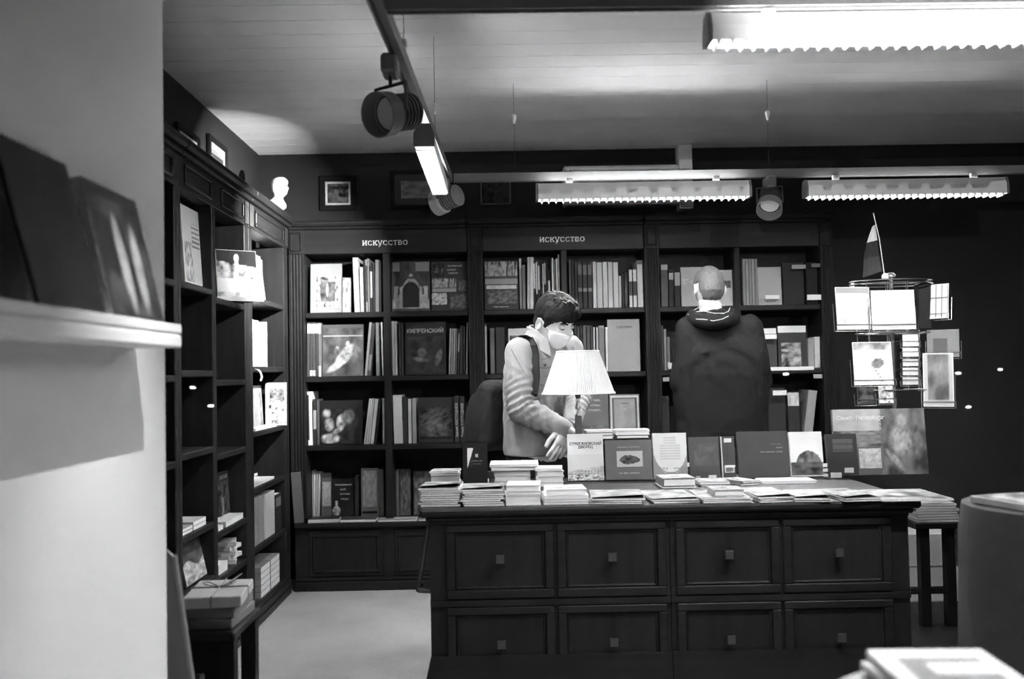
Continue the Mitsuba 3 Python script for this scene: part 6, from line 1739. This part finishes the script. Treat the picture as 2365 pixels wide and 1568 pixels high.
# ---- right of the counter: narrow table with magazines, a pale carton behind, a draped drum table
nt = thing('narrow_table', 'narrow dark table with crossbar beside the counter end, carrying a magazine pile', 'table')
NY = 4.95
nx0, nx1 = bx(2112, 1210, NY), bx(2226, 1210, NY)
nz = P(2165, 1207, Y=NY)[2]
part(nt, 'table_top', cbox(nx0, nx1, NY, NY + 0.24, nz - 0.03, nz, 0.004), 'black_wood')
for xx in (bx(2140, 1300, NY), bx(2200, 1300, NY)):
    for ly in (NY + 0.07,):
        part(nt, 'leg', hull([(xx + a, ly + b, z) for a in (0, 0.046) for b in (0, 0.046) for z in (0.001, nz - 0.03)]), 'black_wood')
zc_ = P(2180, 1372, Y=NY)[2]
part(nt, 'crossbar', cbox(nx0 + 0.0, nx1 - 0.01, NY + 0.075, NY + 0.11, zc_ - 0.015, zc_ + 0.015, 0.003), 'black_wood')
zz = nz
for i in range(7):
    lab = 'mottled magazine on top of the narrow table\'s pile' if i == 6 else ('lowest magazine of the narrow table\'s pile' if i == 0 else f'{ORD[i]} magazine from below in the narrow table\'s pile')
    book('magazine', at_flat((nx0 + nx1) / 2 + R(0.006), NY + 0.13, zz + 0.0006, 0.24, 0.012, R(0.08)), 0.20, 0.24, 0.012, g(0.15, 0.3), lab, 'magazine', 'magazines inside the narrow table\'s pile' if 0 < i < 6 else None, page=0.5, hard=False, pics=[(0.02, 0.98, 0.02, 0.98, MOTTLE[11], 16, 20)] if i == 6 else [])
    zz += 0.0128
ct = thing('carton', 'pale carton on the floor behind the narrow table', 'box')
ca0, ca1 = bx(2098, 1330, 5.6), bx(2210, 1330, 5.6)
part(ct, 'box', cbox(ca0, ca1, 5.6, 5.85, 0.001, 0.36, 0.004), 'kraft_paper')
part(ct, 'flap', box(ca0, ca1, 5.596, 5.60, 0.19, 0.192), 'box_grey')
rg = thing('added_dark_sheet', 'added dark sheet standing in for the shaded floor under the narrow table', 'mat')  # made-up sheet: its black stands in for shade on the floor
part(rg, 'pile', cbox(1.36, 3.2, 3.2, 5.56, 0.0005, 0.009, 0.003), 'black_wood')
# drum table draped in dark cloth
dt = thing('draped_table', 'round table draped in dark grey cloth beside the counter end', 'table')
DY = 2.66
zd = P(2290, 1196, Y=DY - 0.2)[2]
ccx, ccr = 1.475, 0.290
vs, fs = [], []
nseg, rows_ = 120, 14
for j in range(rows_):
    f = j / (rows_ - 1)
    z = zd * (1 - f) + 0.004 * f
    for k in range(nseg):
        t = 2 * math.pi * k / nseg
        r = ccr * (1 - 0.03 * (j == 0)) + 0.012 * f + (0.010 * f) * math.sin(14 * t + 1.2 * math.sin(3 * t)) * (f > 0)
        vs.append((ccx + r * math.cos(t), DY + r * math.sin(t), z - (0.006 if j == 1 else 0) * 0))
top = len(vs)
vs.append((ccx, DY, zd + 0.002))
vs.append((ccx, DY, 0.004))
for j in range(rows_ - 1):
    for k in range(nseg):
        a_, b_ = j * nseg + k, j * nseg + (k + 1) % nseg
        fs += [[a_, a_ + nseg, b_ + nseg], [a_, b_ + nseg, b_]]
for k in range(nseg):
    fs.append([top, k, (k + 1) % nseg])
    fs.append([top + 1, (rows_ - 1) * nseg + (k + 1) % nseg, (rows_ - 1) * nseg + k])
scene['drape_grey'] = pr(weave(0.012, 0.03), 0.85, 0.2)
part(dt, 'cloth', trimesh.Trimesh(vs, fs, process=False), 'drape_grey', 50)
for i, (bx_, by_, rot, w, h, tone, lab) in enumerate(((1.33, DY - 0.03, 0.25, 0.17, 0.23, 0.28, 'grey book lying on the draped table next to the counter'), (1.53, DY - 0.06, -0.35, 0.18, 0.24, 0.10, 'darker book lying on the draped table at the picture edge'))):
    book('book', at_flat(bx_, by_, zd + 0.003, h, 0.018, rot), w, h, 0.018, tone, lab, page=0.45, pics=[(0.03, 0.97, 0.03, 0.97, lambda u, v, s=i: Art.mottle(u, v, 130 + s, 0.06, 0.3, 4), 18, 20)], surf=MATT)
# covered stand with white booklets, closest to the camera
sd = thing('covered_stand', 'round stand covered in pale grey cloth right by the window', 'display stand')
zs_ = 0.842
sc_c = P(2105, 1560, Z=0.842)
sc_x, BY = sc_c[0] - 0.01, 1.43
prof_ = [(0, zs_)] + [(0.112 * math.sin(t), zs_ - 0.05 * (1 - math.cos(t))) for t in np.linspace(0.2, 1.5, 10)] + [(0.122, zs_ - 0.14), (0.145, 0.002), (0, 0.002)]
part(sd, 'cloth', moved(lathe(prof_[::-1], 48), M((sc_x, BY, 0))), 'stand_cloth', 40)
zz = zs_
frame_art = lambda u, v: np.where((u < 0.14) | (u > 0.88) | (v > 0.80), 0.75, np.where((v > 0.45) & (v < 0.68) & (u > 0.35), 0.7, 0.22))
fa, fb = P(1998, 1504, Z=0.868), P(2246, 1494, Z=0.868)
for i, rot in enumerate((0.05, -0.06)):
    book('booklet', at_flat((fa[0] + fb[0]) / 2, (fa[1] + fb[1]) / 2 - 0.105, zz, 0.21, 0.012, rot), fb[0] - fa[0], 0.21, 0.012, 0.72, ['lower white booklet on the covered stand by the window', 'upper white-bordered booklet on the covered stand by the window'][i], 'booklet', page=0.8, hard=False, pics=[(0.0, 1.0, 0.0, 1.0, frame_art, 30, 40)] if i else [])
    zz += 0.0128

# ---- street lamps far behind the camera; the shop window mirrors them
scene['lamp_glass'] = pr(0.8, 0.4)
for i, (px_, py_, r) in enumerate(((445, 895, 0.05), (487, 937, 0.05), (2213, 862, 0.05), (2310, 853, 0.045), (2237, 940, 0.045), (1815, 864, 0.05))):
    v = P(px_, py_, Y=21.0)
    k = thing('street_lamp', ['street lamp mirrored in the dark side shelves, upper one of two', 'street lamp mirrored in the dark side shelves, lower one of two', 'street lamp mirrored beside the spinner cards', 'street lamp mirrored near the picture edge', 'street lamp mirrored below the other two beside the spinner', 'street lamp mirrored before the third bookcase'][i], 'street lamp')
    c_ = V(v[0], 2 * 0.69 - 21.0, v[2])
    s_ = trimesh.creation.icosphere(subdivisions=2, radius=r * 0.75)
    s_.apply_transform(np.diag([1.5, 1, 0.6, 1]))
    s_.apply_translation(c_)
    kk = part(k, 'globe', s_, 'lamp_glass', True)
    scene[kk]['emitter'] = {'type': 'area', 'radiance': grey(2.0), 'sampling_weight': 0.02}
    part(k, 'post', tube([c_ - V(0, 0, r * 0.3), V(c_[0], c_[1], -0.3)], 0.03, 8), 'dark_metal')
struct('street', box(-30, 30, -40, 0.6, -0.42, -0.30), 'asphalt')
